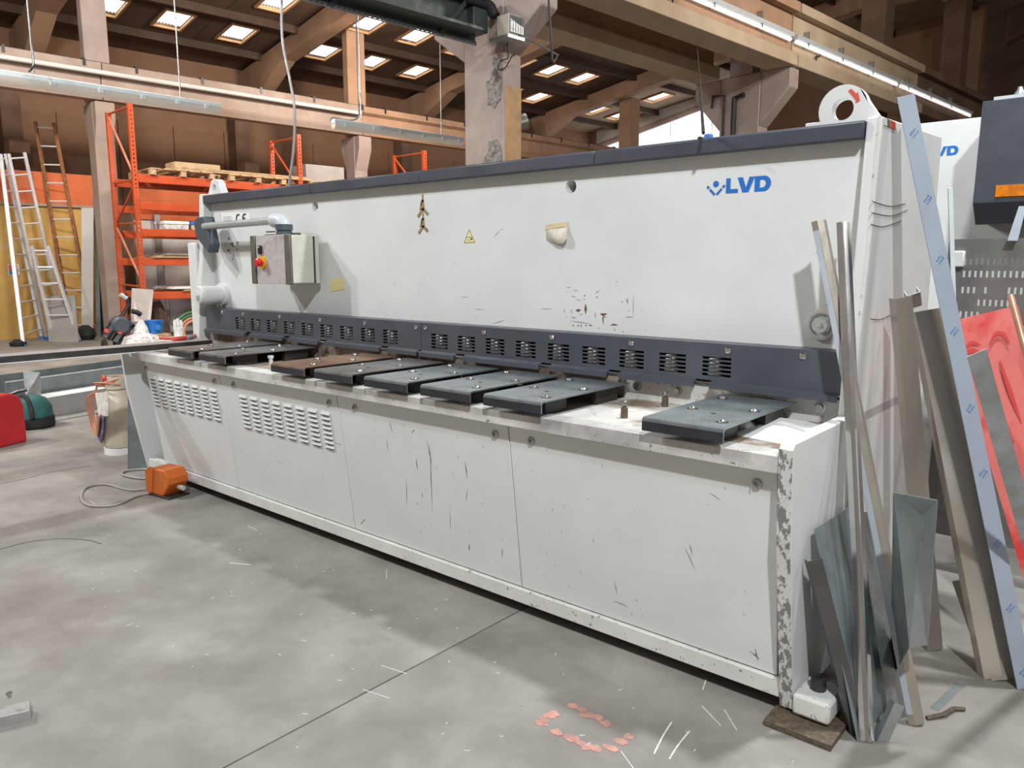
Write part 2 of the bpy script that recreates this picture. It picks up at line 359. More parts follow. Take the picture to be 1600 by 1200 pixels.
for i in range(len(pur) - 1):
    x0, x1 = pur[i], pur[i + 1]
    step = 1.2 if x1 < -10 else 2.4
    ymax = 23.0 if x1 < -12.5 else 31.2
    y = -1.2 if x1 < -10 else -6.0
    while y < ymax - 0.05:
        y1 = min(y + step, ymax); sk = None
        for sx, lst in SKX.items():
            if x0 < sx < x1: sk = (sx, lst)
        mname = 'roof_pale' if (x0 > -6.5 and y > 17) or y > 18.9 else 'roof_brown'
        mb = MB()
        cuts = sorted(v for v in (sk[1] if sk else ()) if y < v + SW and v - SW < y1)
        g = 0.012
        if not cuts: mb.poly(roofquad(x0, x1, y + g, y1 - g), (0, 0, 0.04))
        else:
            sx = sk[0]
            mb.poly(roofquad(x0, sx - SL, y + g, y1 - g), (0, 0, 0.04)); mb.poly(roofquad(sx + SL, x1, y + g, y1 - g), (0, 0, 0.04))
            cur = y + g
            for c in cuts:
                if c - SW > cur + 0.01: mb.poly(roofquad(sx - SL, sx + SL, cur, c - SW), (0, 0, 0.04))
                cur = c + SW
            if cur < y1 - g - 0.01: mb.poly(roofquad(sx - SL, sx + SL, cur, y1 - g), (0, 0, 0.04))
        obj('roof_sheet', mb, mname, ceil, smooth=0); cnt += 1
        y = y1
obj('roof_covering', MB().poly(roofquad(-20.6, 2.6, -6, 31.5, up=0.20), (0, 0, 0.02)), 'roof_brown', ceil, smooth=0) if False else None
for x in pur[1:]:
    y1 = 23 if x < -6.3 else 31.2
    mb = MB(); mb.poly([BW(x - .05, -6, rz(x) - .18), BW(x + .05, -6, rz(x) - .18), BW(x + .05, -6, rz(x)), BW(x - .05, -6, rz(x))], BYV * (y1 + 6))
    obj('purlin', mb, 'purlin_brown', ceil, smooth=0)
for sx, lst in SKX.items():
    for c in lst:
        n = 9; mb = MB()
        for k in range(n):                                       # corrugated translucent sheet
            a0 = c - SW - 0.02 + (2 * SW + 0.04) * k / n; a1 = c - SW - 0.02 + (2 * SW + 0.04) * (k + 1) / n; am = (a0 + a1) / 2
            lo = 0.05; hi = 0.085
            for (p, q, zp, zq) in ((a0, am, lo, hi), (am, a1, hi, lo)):
                mb.poly([BW(sx - SL, p, rz(sx - SL) + zp), BW(sx + SL, p, rz(sx + SL) + zp), BW(sx + SL, q, rz(sx + SL) + zq), BW(sx - SL, q, rz(sx - SL) + zq)], (0, 0, .004))
        s_ = obj('skylight', mb, 'skylight_pane', ceil, smooth=0)
        fr = MB()
        for (a, b_, c0, c1) in ((-SL - .05, SL + .05, -SW - .05, -SW), (-SL - .05, SL + .05, SW, SW + .05), (-SL - .05, -SL, -SW, SW), (SL, SL + .05, -SW, SW)):
            fr.poly([BW(sx + a, c + c0, rz(sx + a) - .05), BW(sx + b_, c + c0, rz(sx + b_) - .05), BW(sx + b_, c + c1, rz(sx + b_) - .05), BW(sx + a, c + c1, rz(sx + a) - .05)], (0, 0, .09))
        obj('skylight_frame', fr, 'wood_frame', s_, smooth=0)
for yy in (2.5, 8.0, 13.5, 19.0, 24.6, 30.0):                     # haunched rafters, one to a frame line
    mb = MB()
    w_ = 0.20
    def slab(pts): mb.poly([BW(x, yy - w_, z) for x, z in pts], BYV * 2 * w_)
    x0 = -20.5 if yy < 23 else -6
    if yy < 23: slab([(-20.5, rz(-20.5) - .12), (-20.5, rz(-20.5) - 1.35), (-19.9, rz(-19.9) - 1.15), (-18.0, rz(-18) - .50), (-14.6, rz(-14.6) - .50), (-14.6, rz(-14.6) - .02)])
    if yy < 23: slab([(-14.6, rz(-14.6) - .02), (-14.6, rz(-14.6) - .50), (-8, rz(-8) - .50), (-6, rz(-6) - .75), (-6, rz(-6) - .02)])
    slab([(-6, rz(-6) - .02), (-6, rz(-6) - .95), (-4.6, rz(-4.6) - .55), (2.4, rz(2.4) - .5), (2.4, rz(2.4) - .02)])
    obj('rafter', mb, 'concrete_warm' if yy < 23 else 'concrete_dark', ceil, smooth=0)

# outer wall with cladding boards; low yellow and orange infill wall under the crane beam
wl = obj('wall_left', MB(BW).box(-20.9, -20.5, -6, 23, 0, 6.95), 'wall_brown', smooth=0); prop(wl, 'dark brown outer wall behind the racks', None, None, 'structure')
k = 0; yy = -1.0
while yy < 22.6:
    obj('cladding_board', MB(BW).box(-20.5, -20.46, yy, yy + 1.36, 3.0, 5.15), 'wall_brown', wl, smooth=0); yy += 1.38
we = MB(BW)
we.box(-20.9, -20.2, 23, 23.3, 0, 6.95).box(-20.2, -13.2, 23, 23.3, 0, 2.5).box(-13.2, -6.2, 23, 23.3, 0, 8.7)
we = obj('wall_end', we, 'wall_brown', smooth=0); prop(we, 'pale far end wall of the hall round the big bright window', None, None, 'structure')
wn = obj('window_1', MB(BW).poly([(-20.2, 23.1, 2.5), (-13.2, 23.1, 2.5), (-13.2, 23.1, 7.55), (-20.2, 23.1, 6.28)], (0, .02, 0)), 'window_pane', smooth=0)
prop(wn, 'big bright window in the far end wall', None, None, 'structure')
obj('window_head', MB(BW).poly([(-20.2, 23, 6.28), (-20.2, 23, rz(-20.2)), (-13.2, 23, rz(-13.2)), (-13.2, 23, 7.55)], (0, .3, 0)), 'wall_white', we, smooth=0)
mb = MB()
for a in (-18.4, -16.6, -14.8):
    mb.cyl(BW(a, 23.05, 2.5), BW(a, 23.05, 6.28 + (a + 20.2) * .181), .012, n=6)
mb.cyl(BW(-20.2, 22.98, 6.30), BW(-13.2, 22.98, 7.57), .12, n=6)
obj('glazing_bar', mb, 'concrete_pink', wn)
wr = obj('wall_back', MB(BW).box(-14, 14, 31, 31.3, 0, 10.6), 'concrete_dark', smooth=0); prop(wr, 'dark brown back wall behind the second machine', None, None, 'structure')
for k_, (a, b_) in enumerate(((-6, -3), (-2.9, 0.1), (0.2, 3.2))):
    obj('wall_panel', MB(BW).box(a, b_, 30.93, 31, 4, 9), 'concrete_dark', wr, smooth=0)
wi = obj('wall_near', MB(BW).box(-17.6, -17.4, -6, 3.1, 0, 2.71), 'wall_yellow', smooth=0); prop(wi, 'ochre yellow low wall behind the ladders', None, None, 'structure')
for a in (-4.0, -1.67, 0.66):
    obj('orange_panel', MB(BW).box(-17.62, -17.37, a, a + 2.31, 2.76, 3.40), 'wall_orange', wi, smooth=0)
obj('wall_rail', MB(BW).box(-17.65, -17.34, -6, 3.1, 2.71, 2.76), 'concrete_cream', wi, smooth=0)
wb = obj('wall_side', MB(BW).box(-17.15, -17.0, 3.6, 13.5, 0, 2.75), 'wall_white', smooth=0); prop(wb, 'grey white low wall behind the orange rack', None, None, 'structure')
for a in (3.4, 5.0, 6.6):
    obj('wall_post', MB(BW).box(-17.0, -16.9, a + .6, a + .72, 0, 2.7), 'shelf_grey', wb, smooth=0)
obj('wall_panel', MB(BW).box(-17.02, -16.96, 3.6, 11.5, 2.5, 3.3), 'wall_orange', wb, smooth=0)
for a in (3.6, 4.4, 5.2):
    obj('radiator_slats', MB(BW).box(-16.96, -16.90, a + .6, a + 1.3, .2, .95), 'shelf_grey', wb, smooth=0)

# columns -----------------------------------------------------------------
def column(x, y, w, d, ztop, m, label, corbels=(), zc=4.35, post=None, cd=1.05, co_=.62, name='concrete_column', spalls=(), lower=None):
    t = thing(name, label, 'column', BW(x, y, 0))
    mb = MB(BW); mb.box(x - w / 2, x + w / 2, y - d / 2, y + d / 2, 0, ztop)
    obj('shaft', mb, m, t, bevel=.02)
    for s_ in corbels:
        mb = MB(BW); e = x + s_ * w / 2; o_ = x + s_ * (w / 2 + co_)
        mb.prism([(e, zc - cd), (o_, zc - .30), (o_, zc), (e, zc)], y - d / 2 * .96, y + d / 2 * .96, 'y')
        obj('corbel', mb, m, t, bevel=.015)
    if post:
        pw, pd, px, pm = post
        obj('post', MB(BW).box(px - pw / 2, px + pw / 2, y - pd / 2, y + pd / 2, ztop, rz(x) - .4), pm, t, bevel=.015)
    return t
B1 = column(-6.0, 4.14, .70, .28, 4.6, 'concrete_pink', 'pale pinkish concrete column with spalled patches behind the shear', (-1, 1), zc=4.6, cd=.68, co_=.58, post=(.42, .24, -6.0, 'concrete_pink'))
def blob(c, ax, bx, r0, n, m, name, parent, t=.012, seed=1):
    rr = random.Random(seed); pts = []
    for k in range(n):
        a = 2 * math.pi * k / n; r = r0 * rr.uniform(.65, 1.2)
        pts.append(np.array(c) + np.array(ax) * r * math.cos(a) + np.array(bx) * r * math.sin(a) * 1.5)
    off = np.cross(ax, bx); off = nrm(off) * t
    return obj(name, MB().poly(pts, off), m, parent, smooth=0)
fY = 4.14 - .14 - .002
for k, (x, z, r, sd) in enumerate(((-5.80, 3.55, .14, 3), (-5.76, 3.75, .10, 9), (-5.83, 2.72, .15, 5))):
    blob(BW(x, fY, z), BXV, (0, 0, 1), r, 16, 'concrete_spall', 'spalled_patch', B1, .012, sd)
obj('corner_board', MB(BW).box(-5.652, -5.64, 4.02, 4.27, 2.2, 3.55), 'wood_frame', B1)
B2 = column(-5.89, 9.75, .73, .30, 4.6, 'concrete_pink', 'pinkish concrete column with brackets either side and black pipes', (-1, 1), zc=4.6, cd=.85, co_=.50, post=(.42, .26, -5.9, 'concrete_pink'))
column(-6.0, 15.25, .5, .5, 4.6, 'concrete_dark', 'dark brown concrete column above the second machine', (1,), post=(.5, .5, -6.0, 'concrete_dark'))
column(-6.0, 20.2, .5, .5, 4.6, 'concrete_dark', 'farther dark brown column behind the fluorescent row', (1,), post=(.5, .5, -6.0, 'concrete_dark'))
column(-15.9, 2.74, .40, .37, 4.64, 'concrete_cream', 'pale concrete column behind the near end of the orange rack', (-.45, .45), zc=4.62, post=(.24, .45, -15.9, 'concrete_pink'))
column(-15.9, 8.62, .40, .37, 4.64, 'concrete_pink', 'pinkish flared column behind the middle of the orange rack', (-.5, .5), zc=4.62, post=(.22, .5, -15.9, 'concrete_warm'))
column(-15.9, 19.6, .40, .37, 4.64, 'concrete_warm', 'brown column standing before the bright end window', (-.5, .5), zc=4.62, post=(.5, .5, -15.9, 'concrete_warm'))
for yy, lb in ((2.1, 'brown wall column far left above the ladders'), (7.6, 'brown wall column between the two hanging lamps'), (13.2, 'brown wall column right of the big spalled column')):
    t = thing('wall_column', lb, 'column', BW(-20.3, yy, 0), 'columns of the outer wall')
    obj('shaft', MB(BW).box(-20.45, -20.0, yy - .2, yy + .2, 0, 6.2), 'concrete_dark', t, smooth=0)
    obj('corbel', MB(BW).prism([(-20.0, 3.7), (-19.5, 4.0), (-19.5, 4.3), (-20.0, 4.3)], yy - .2, yy + .2, 'y'), 'concrete_warm', t, smooth=0)
one('steel_flue', MB().cyl(BW(-19, 16.6, 0.0), BW(-19, 16.6, 6.25), .16, n=14).cyl(BW(-19, 16.6, 6.2), BW(-18.6, 17.3, 6.45), .22, .28, n=14), 'galv', 'round grey duct below the bright skylights', 'duct')

# crane beams -------------------------------------------------------------
def crane_beam(x, y0, y1, zb, m, label, h=.62, w=.42, notch=True):
    t = thing('crane_beam', label, 'beam', BW(x, y0, zb))
    mb = MB(BW)
    mb.prism([(x - w / 2 + .08, zb), (x + w / 2 - .08, zb), (x + w / 2 - .02, zb + .10), (x + .10, zb + .17), (x + .10, zb + h - .20), (x + w / 2, zb + h - .14), (x + w / 2, zb + h),
              (x - w / 2, zb + h), (x - w / 2, zb + h - .14), (x - .10, zb + h - .20), (x - .10, zb + .17), (x - w / 2 + .02, zb + .10)], y0, y1, 'y')
    obj('girder', mb, m, t, smooth=0)
    mb = MB(BW); mb.box(x - .04, x + .04, y0, y1, zb + h, zb + h + .05)
    obj('rail', mb, 'dark_steel', t, smooth=0)
    yy = y0 + .6
    while yy < y1:
        obj('rail_clip', MB(BW).box(x + .04, x + w / 2 + .01, yy, yy + .05, zb + h - .10, zb + h + .04), 'dark_steel', t, smooth=0); yy += 1.3
    return t
crane_beam(-15.72, -6, 2.72, 4.66, 'concrete_cream', 'cream crane beam behind the long near hanging lamp', .67)
crane_beam(-15.72, 2.74, 8.6, 4.66, 'concrete_cream', 'cream crane beam over the near half of the rack', .67)
crane_beam(-15.72, 8.62, 23, 4.66, 'concrete_warm', 'brown crane beam over the far half of the rack', .67)
mb = MB(); mb.cyl(BW(-15.46, -6, 5.14), BW(-15.46, 8.5, 5.14), .045, n=8); one('white_conduit', mb, 'wall_white', 'white pipe running along the cream crane beams', 'pipe')
def deep_beam(x, y0, y1, zb, h, m, label, w=.48):
    t = thing('crane_beam', label, 'beam', BW(x, y0, zb))
    obj('web', MB(BW).box(x - .11, x + .11, y0, y1, zb + .26, zb + h), m, t, smooth=0)
    obj('bottom_flange', MB(BW).prism([(x - w / 2, zb), (x + w / 2, zb), (x + w / 2, zb + .18), (x + .11, zb + .26), (x - .11, zb + .26), (x - w / 2, zb + .18)], y0, y1, 'y'), 'concrete_sand_lit' if m != 'concrete_dark' else m, t, bevel=.01)  # paler flange has the light from below in its colour
    obj('top_flange', MB(BW).box(x - .24, x + .24, y0, y1, zb + h, zb + h + .14), m, t, smooth=0)
    return t
deep_beam(-6.52, 4.0, 9.6, 4.6, .80, 'concrete_warm', 'brown crane beam from the spalled column to the next column')
deep_beam(-5.2, 3.9, 9.7, 4.6, .80, 'concrete_warm', 'brown crane beam crossing above the right half of the shear')
deep_beam(-5.2, 9.74, 15.2, 4.6, .80, 'concrete_sand_lit', 'pale crane beam behind the lifting eye of the shear')
deep_beam(-5.2, 15.24, 30, 4.6, .80, 'concrete_dark', 'dark far end of the crane beam towards the second machine')

# ================================================================ GUILLOTINE SHEAR
XL, XR = -4.75, 0.0
sh = thing('guillotine_shear', 'long off-white guillotine shear with a dark slotted guard and blue letters', 'machine', (-2.4, 0, 0))
def plate_prof(): return [(-.135, .955), (-.12, .975), (1.42, .975), (1.42, .05), (.02, .035), (0, .035), (-.05, .30), (-.112, .65)]
e1 = obj('end_plate', MB().prism(plate_prof(), XR - .045, XR), 'paint', sh, bevel=.004)
e2 = obj('end_plate', MB().prism([(y, min(z, .935)) for y, z in plate_prof()], XL, XL + .03), 'paint', sh, bevel=.004)
fs = MB(); pp = [(-.136, .955), (-.113, .65), (-.051, .30), (-.001, .035)]
fs.prism([(y - .0015, z) for y, z in pp] + [(y + .002, z) for y, z in pp[::-1]], XR - .044, XR - .001)
prop(obj('edge_face', fs, 'paint_flaked', e1, smooth=0), 'front edge with flaked paint')
# inner body
obj('body', MB().prism([(-.07, .87), (1.3, .87), (1.3, .14), (.03, .14)], -4.48, -.06), 'dark_steel', sh, smooth=0)
obj('end_closing_plate', MB().prism([(-.06, .88), (.3, .88), (.3, .14), (.03, .14)], -4.51, -4.49), 'paint', sh, smooth=0)
# bottom rail
obj('bottom_rail', MB().box(-4.72, -.046, -.006, .05, .062, .125), 'paint_worn', sh, bevel=.003)
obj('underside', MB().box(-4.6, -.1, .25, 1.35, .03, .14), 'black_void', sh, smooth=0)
# slanted front panels
def fy(z): return .01 - (z - .13) * .1267
seams = [-4.49, -3.497, -2.345, -1.195, -.062]
panels = []
for i in range(4):
    a, b_ = seams[i] + .0025, seams[i + 1] - .0025
    p = obj('front_panel', MB().prism([(fy(.877), .877), (fy(.13), .13), (fy(.13) + .012, .13), (fy(.877) + .012, .877)], a, b_), 'paint_clean', sh, bevel=.0015, seg=1)
    panels.append(p)
bsrc = None
for i, xs in enumerate(((-4.475, -3.565), (-3.345, -2.415), (-2.205, -1.27), (-1.075, -.13))):
    for x in xs:
        c = (x, fy(.816), .816)
        if bsrc is None:
            mb = MB().lathe(c, (0, -1, .1), [(0, .017), (.006, .017), (.010, .013), (.010, .008), (.002, .0075)], 16)
            bsrc = obj('bolt', mb, 'bolt_steel', panels[i], origin=c)
        else: inst(bsrc, 'bolt', c, panels[i])
# louvres: pressed, slightly open at the lower edge
lsrc = None
def louvre(c):
    mb = MB(); x, z = c; hw = .037
    y0 = fy(z) - .0005
    v = [(x - hw, y0, z + .011), (x + hw, y0, z + .011), (x + hw, y0 - .0065, z - .009), (x - hw, y0 - .0065, z - .009), (x - hw, y0, z - .009), (x + hw, y0, z - .009)]
    mb._add(v, [(0, 1, 2, 3), (0, 3, 4), (1, 5, 2), (3, 2, 5, 4), (0, 4, 5, 1)]); return mb
for pi, (xa, xb, n, za) in enumerate(((-4.41, -3.605, 8, .754), (-3.262, -2.462, 8, .754))):
    for i in range(n):
        for j in range(8):
            x = xa + (xb - xa) * i / (n - 1); z = za - j * .0262
            if lsrc is None: lsrc = obj('louvre', louvre((x, z)), 'paint_clean', panels[pi], smooth=0, origin=(x, fy(z), z))
            else: inst(lsrc, 'louvre', (x, fy(z), z), panels[pi])
            if pi == 0 and i == 0 and j == 0:
                lslot = obj('louvre_gap_shade', MB().box(x - .032, x + .032, fy(z) - .0070, fy(z) - .0003, z - .0135, z - .0092), 'black_void', panels[pi], smooth=0, origin=(x, fy(z), z))  # black bar stands in for the shade under a louvre
            else: inst(lslot, 'louvre_gap_shade', (x, fy(z), z), panels[pi])
# table, lip, bed
lip = obj('table_lip', MB().box(-4.50, -.046, -.13, -.035, .872, .93), 'paint_lip', sh, bevel=.003)
obj('table', MB().box(-4.55, -1.0, -.030, .50, .86, .927), 'table_dirty', sh, smooth=0)
obj('table', MB().box(-.997, -.046, -.030, .50, .86, .927), 'table_top', sh, smooth=0)
obj('lip_bracket', MB().box(-4.66, -4.51, -.11, .10, .885, .935), 'paint_worn', sh, bevel=.004)
bed = obj('knife_bed', MB().box(-4.68, -.046, .50, .56, .86, 1.022), 'paint_worn', sh, bevel=.004)
obj('bed_wear_strip', MB().box(-4.66, -1.0, .494, .50, .93, 1.018), 'table_dirty', bed, smooth=0)
nsrc = None
for x in (-.935, -.735, -.335, -.135):
    c = (x, .50, .985)
    mb = MB().lathe(c, (0, -1, 0), [(0, .022), (.004, .022), (.0045, .014), (.016, .013)], 14)
    obj('bed_bolt', mb, 'bolt_steel', bed)
# stand-off studs where a support plate is missing
for (x, y) in ((-.745, .09), (-.745, .41)):
    s_ = obj('stud', MB().lathe((x, y, .927), (0, 0, 1), [(0, .014), (.041, .014), (.042, .007), (.05, .007)], 14), 'stud_brown', sh)
    obj('stud_bolt', MB().lathe((x, y, .977), (0, 0, 1), [(0, .0105), (.016, .0105), (.018, .008)], 10), 'bolt_steel', s_)
# sheet support plates
PM = ['plate_steel', 'plate_steel', 'plate_rusty', 'plate_steel', 'plate_steel_blue', 'plate_steel_blue', 'plate_steel_blue', 'plate_steel_blue']
for i, x0 in enumerate((-3.957, -3.573, -2.80, -2.413, -2.02, -1.633, -1.258, -.515)):
    x1 = x0 + .30; yf, zt, zb = -.165, 1.0, .953
    t = .006
    prof = [(.47, zt), (yf + .012, zt), (yf + .0035, zt - .0035), (yf, zt - .012), (yf, zb), (yf + t, zb), (yf + t, zt - .013), (yf + .013, zt - t), (.47, zt - t)]
    sp = obj('support_plate', MB().prism(prof, x0, x1), PM[i], sh, smooth=40)
    obj('front_fold', MB().box(x0 + .001, x1 - .001, yf - .0012, yf + .002, zb, zt - .014), 'plate_front', sp, smooth=0)
    sup = MB().box(x0 + .02, x0 + .05, -.02, .44, .927, zt - t).box(x1 - .10, x1 - .06, -.06, .08, .927, zt - t).box(x1 - .06, x1 - .03, .25, .42, .927, zt - t)
    obj('stand', sup, 'dark_steel', sp, smooth=0)
    for (dx, dy) in ((.06, .09), (.25, -.07), (.255, .18), (.05, .36)):
        c = (x0 + dx, dy, zt)
        bh = obj('ball_cup', MB().lathe(c, (0, 0, 1), [(-.003, .022), (.0008, .022)], 16), 'dark_steel', sp)
        obj('transfer_ball', MB().lathe(c, (0, 0, 1), [(.0005, .013), (.004, .0125), (.008, .009), (.010, .004), (.0105, .001)], 14), 'ball_steel', bh)
    obj('threaded_hole', MB().lathe((x0 + .16, .05, zt), (0, 0, 1), [(-.002, .009), (.0006, .009)], 12), 'black_void', sp)
# squaring arm reaching out to the front at the far end of the table
sq = obj('squaring_arm', MB().box(-4.66, -4.50, -1.65, .42, .945, .972), 'sheet_grey', sh, bevel=.002)
obj('arm_side', MB().box(-4.50, -4.488, -1.65, .42, .925, .970), 'dark_steel', sq, smooth=0)
obj('scale_strip', MB().box(-4.488, -4.486, -1.65, .2, .925, .932), 'alu', sq, smooth=0)
# uprights
ur = [(.42, .93), (.44, 1.2), (.49, 1.55), (.525, 2.035), (1.46, 2.075), (1.46, .93)]
u1 = obj('upright', MB().prism([(y + .012, z) if y < 1 else (y, z) for y, z in ur], -.05, 0.0), 'paint', sh, bevel=.006)
u2 = obj('upright', MB().prism(ur, XL, XL + .065), 'paint', sh, bevel=.006)
obj('side_box', MB().box(XL - .12, XL - .002, .47, 1.4, .05, 1.68), 'paint', sh, bevel=.01)
fe = MB(); ue = [(y + .012 - .001, z) for y, z in ur[:4]]
fe.prism([(y - .0012, z) for y, z in ue] + [(y + .002, z) for y, z in ue[::-1]], -.012, -.0005)
obj('chipped_edge', fe, 'paint_worn', u1, smooth=0)
# upper beam front with the two round sight holes
PYF = .575
def holes_panel():
    xs = [-4.685]; 
    mb = MB(); H = [(-3.384, 1.886), (-1.368, 1.882)]; R = .031; n = 24
    cells = [-4.685, H[0][0] - .1, H[0][0] + .1, H[1][0] - .1, H[1][0] + .1, -.05]
    for y, sgn in ((PYF, 1),):
        for i in range(5):
            a, b_ = cells[i], cells[i + 1]
            if i in (0, 2, 4): mb._add([(a, y, 1.03), (b_, y, 1.03), (b_, y, 2.0), (a, y, 2.0)], [(0, 1, 2, 3)])
            else:
                hx, hz = H[i // 2]
                mb._add([(a, y, 1.03), (b_, y, 1.03), (b_, y, hz - .1), (a, y, hz - .1)], [(0, 1, 2, 3)])
                sq_ = []
                for k in range(n):
                    ang = 2 * math.pi * k / n; cx_, sz_ = math.cos(ang), math.sin(ang); s_ = .1 / max(abs(cx_), abs(sz_))
                    sq_.append((hx + cx_ * s_, hz + sz_ * s_, cx_, sz_))
                vs = [(q[0], y, q[1]) for q in sq_] + [(hx + R * q[2], y, hz + R * q[3]) for q in sq_] + [(hx + R * q[2], y + .09, hz + R * q[3]) for q in sq_]
                fsx = []
                for k in range(n):
                    l = (k + 1) % n; fsx += [(k, l, n + l, n + k), (n + k, n + l, 2 * n + l, 2 * n + k)]
                mb._add(vs, fsx)
                if hz + .1 < 2.0: mb._add([(a, y, hz + .1), (b_, y, hz + .1), (b_, y, 2.0), (a, y, 2.0)], [(0, 1, 2, 3)])
    return mb
bf = obj('beam_front', holes_panel(), 'paint_clean', sh, smooth=0)
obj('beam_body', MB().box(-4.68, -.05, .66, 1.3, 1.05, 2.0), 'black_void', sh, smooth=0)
obj('beam_top', MB().box(-4.68, -.05, .60, 1.42, 2.0, 2.012), 'paint', sh, smooth=0)
# dark cover strips along the top
cs = [-4.685, -3.35, -2.347, -1.199, -.052]
for i in range(4):
    obj('cover_strip', MB().prism([(.516, 1.965), (.516, 2.018), (.523, 2.025), (.66, 2.025), (.66, 2.0), (.573, 2.0), (.573, 1.965)], cs[i] + .0015, cs[i + 1] - .0015), 'anthracite', sh, bevel=.002, seg=1)
# slotted guard in two lengths, with real slots
GY = .47; gz0, gz1 = 1.05, 1.202
slots = [(-4.24 + .2016 * k) for k in range(19)]
def guard(x0, x1):
    xs = {x0, x1}; zs = {gz0, gz1}
    zr = [1.0725 + .0172 * j for j in range(5)]
    mine = [s for s in slots if s > x0 + .02 and s + .128 < x1 - .02]
    for s in mine: xs |= {s, s + .126}
    for z in zr: zs |= {z - .0052, z + .0052}
    xs = sorted(xs); zs = sorted(zs); sk = set()
    for i in range(len(xs) - 1):
        xm = (xs[i] + xs[i + 1]) / 2
        if not any(s < xm < s + .126 for s in mine): continue
        for j in range(len(zs) - 1):
            zm = (zs[j] + zs[j + 1]) / 2
            if any(abs(zm - z) < .005 for z in zr): sk.add((i, j))
    mb = MB().holes(xs, zs, sk, GY, GY + .004)
    mb.box(x0, x1, GY + .004, PYF, gz1 - .004, gz1)
    return mb
g1 = obj('guard', guard(-4.655, -2.308), 'anthracite_guard', sh, smooth=0)
g2 = obj('guard', guard(-2.304, -.053), 'anthracite_guard', sh, smooth=0)
obj('guard_end', MB().box(-4.655, -4.65, GY + .004, PYF, gz0, gz1), 'anthracite', g1, smooth=0)
obj('guard_cavity_shade', MB().box(-4.65, -.055, .566, .572, 1.04, gz1 - .005), 'black_void', sh, smooth=0)  # black sheet stands in for the shade behind the slots
gb = None
for x in (-4.413, -4.129, -3.677, -3.23, -2.789, -2.343, -2.266, -1.832, -1.394, -.954, -.502, -.202):
    c = (x, GY, 1.176); g = g1 if x < -2.306 else g2
    if gb is None: gb = obj('guard_screw', MB().lathe(c, (0, -1, 0), [(0, .013), (.003, .013), (.006, .010), (.007, .004)], 14), 'ball_steel', g, origin=c)
    else: inst(gb, 'guard_screw', c, g)
# hold-down springs behind the slots
ss = None
for s in slots:
    c = (s + .04, .502, 1.06)
    if ss is None:
        pts = [(c[0] + .024 * math.cos(a * .628), c[1] + .024 * math.sin(a * .628), 1.062 + .080 * a / 50) for a in range(51)]
        ss = obj('hold_down_spring', MB().tube(pts, .0045, 6), 'spring_zinc', sh, origin=c)
    else: inst(ss, 'hold_down_spring', c, sh)
# finger guard strips under the slotted guard
fx = [(-4.645, -4.09), (-4.03, -3.625), (-3.56, -3.235), (-3.165, -2.64), (-2.575, -2.32), (-2.30, -2.03), (-1.965, -1.455), (-1.39, -1.065), (-1.0, -.635), (-.566, -.06)]
for a, b_ in fx:
    obj('finger_guard', MB().prism([(GY - .026, 1.018), (GY - .026, 1.040), (GY - .001, 1.050), (GY + .004, 1.050), (GY + .004, 1.046), (GY - .020, 1.036), (GY - .020, 1.018)], a, b_), 'anthracite_guard', sh, smooth=0)
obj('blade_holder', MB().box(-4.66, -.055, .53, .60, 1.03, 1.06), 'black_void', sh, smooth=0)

# lettering on the beam: icon and L V D
def letter_polys(x0, z0, h, w, ch):
    k = h
    if ch == 'L': return [[(0, 0), (w, 0), (w, .26 * k), (.36 * w, .26 * k), (.36 * w, k), (0, k)]]
    if ch == 'V': return [[(0, k), (.31 * w, .0), (.66 * w, 0), (w, k), (.69 * w, k), (.50 * w, .30 * k), (.30 * w, k)]]
    if ch == 'D':
        out = []
        o = [(0, 0), (.58 * w, 0)] + [(.55 * w + .45 * w * math.cos(t), k / 2 + k / 2 * math.sin(t)) for t in [(-1.3 + 2.6 * i / 10) for i in range(11)]] + [(.58 * w, k), (0, k)]
        return [o]
def lvd(x0, z0, h, y, parent, m='blue_logo'):
    lay = (('L', 0, .86), ('V', .82, 1.22), ('D', 2.04, 1.12))
    for ch, dx, wd in lay:
        mb = MB(); W = wd * h; xo = x0 + dx * h
        if ch == 'D':      # ring shaped letter from quads
            n = 14; outer = []; inner = []
            def ring(a, b_, c, d):   # left, right, bottom, top
                pts = [(a, d), (a, c)]; r = (d - c) / 2
                cxm = b_ - r * .95
                for i in range(n + 1):
                    t = -math.pi / 2 + math.pi * i / n; pts.append((cxm + r * .95 * math.cos(t), (c + d) / 2 + r * math.sin(t)))
                return pts
            O = ring(0, W, 0, h); I = ring(.36 * h, W - .34 * h, .24 * h, .76 * h); k = len(O)
            vs = [(xo + p[0], y, z0 + p[1]) for p in O + I] + [(xo + p[0], y - .0012, z0 + p[1]) for p in O + I]
            fs_ = []
            for i in range(k):
                j = (i + 1) % k; fs_ += [(2 * k + i, 2 * k + j, 3 * k + j, 3 * k + i), (i, j, 2 * k + j, 2 * k + i), (k + i, k + j, 3 * k + j, 3 * k + i)]
            mb._add(vs, fs_)
        else:
            for pl_ in letter_polys(0, 0, h, W, ch): mb.poly([(xo + a, y, z0 + b_) for a, b_ in pl_], (0, -.0012, 0))
        obj('letter', mb, m, parent, smooth=0)
    # icon
    ix, iz = x0 - .76 * h, z0 + .02 * h
    mb = MB().lathe((ix, y, z0 + .68 * h), (0, -1, 0), [(0, .215 * h), (.0012, .215 * h)], 20)
    for s_ in (-1, 1):
        for a, b_ in ((.0, .37), (.44, .58)):
            p = np.array([ix + s_ * a * h, y, iz + a * h * 1.05]); q = np.array([ix + s_ * b_ * h, y, iz + b_ * h * 1.05]); t_ = np.array([s_ * .07 * h, 0, -.075 * h])
            mb.poly([p + t_ * .2, q + t_ * .2, q + t_ * 1.8, p + t_ * 1.8], (0, -.0012, 0))
    obj('emblem', mb, m, parent, smooth=0)
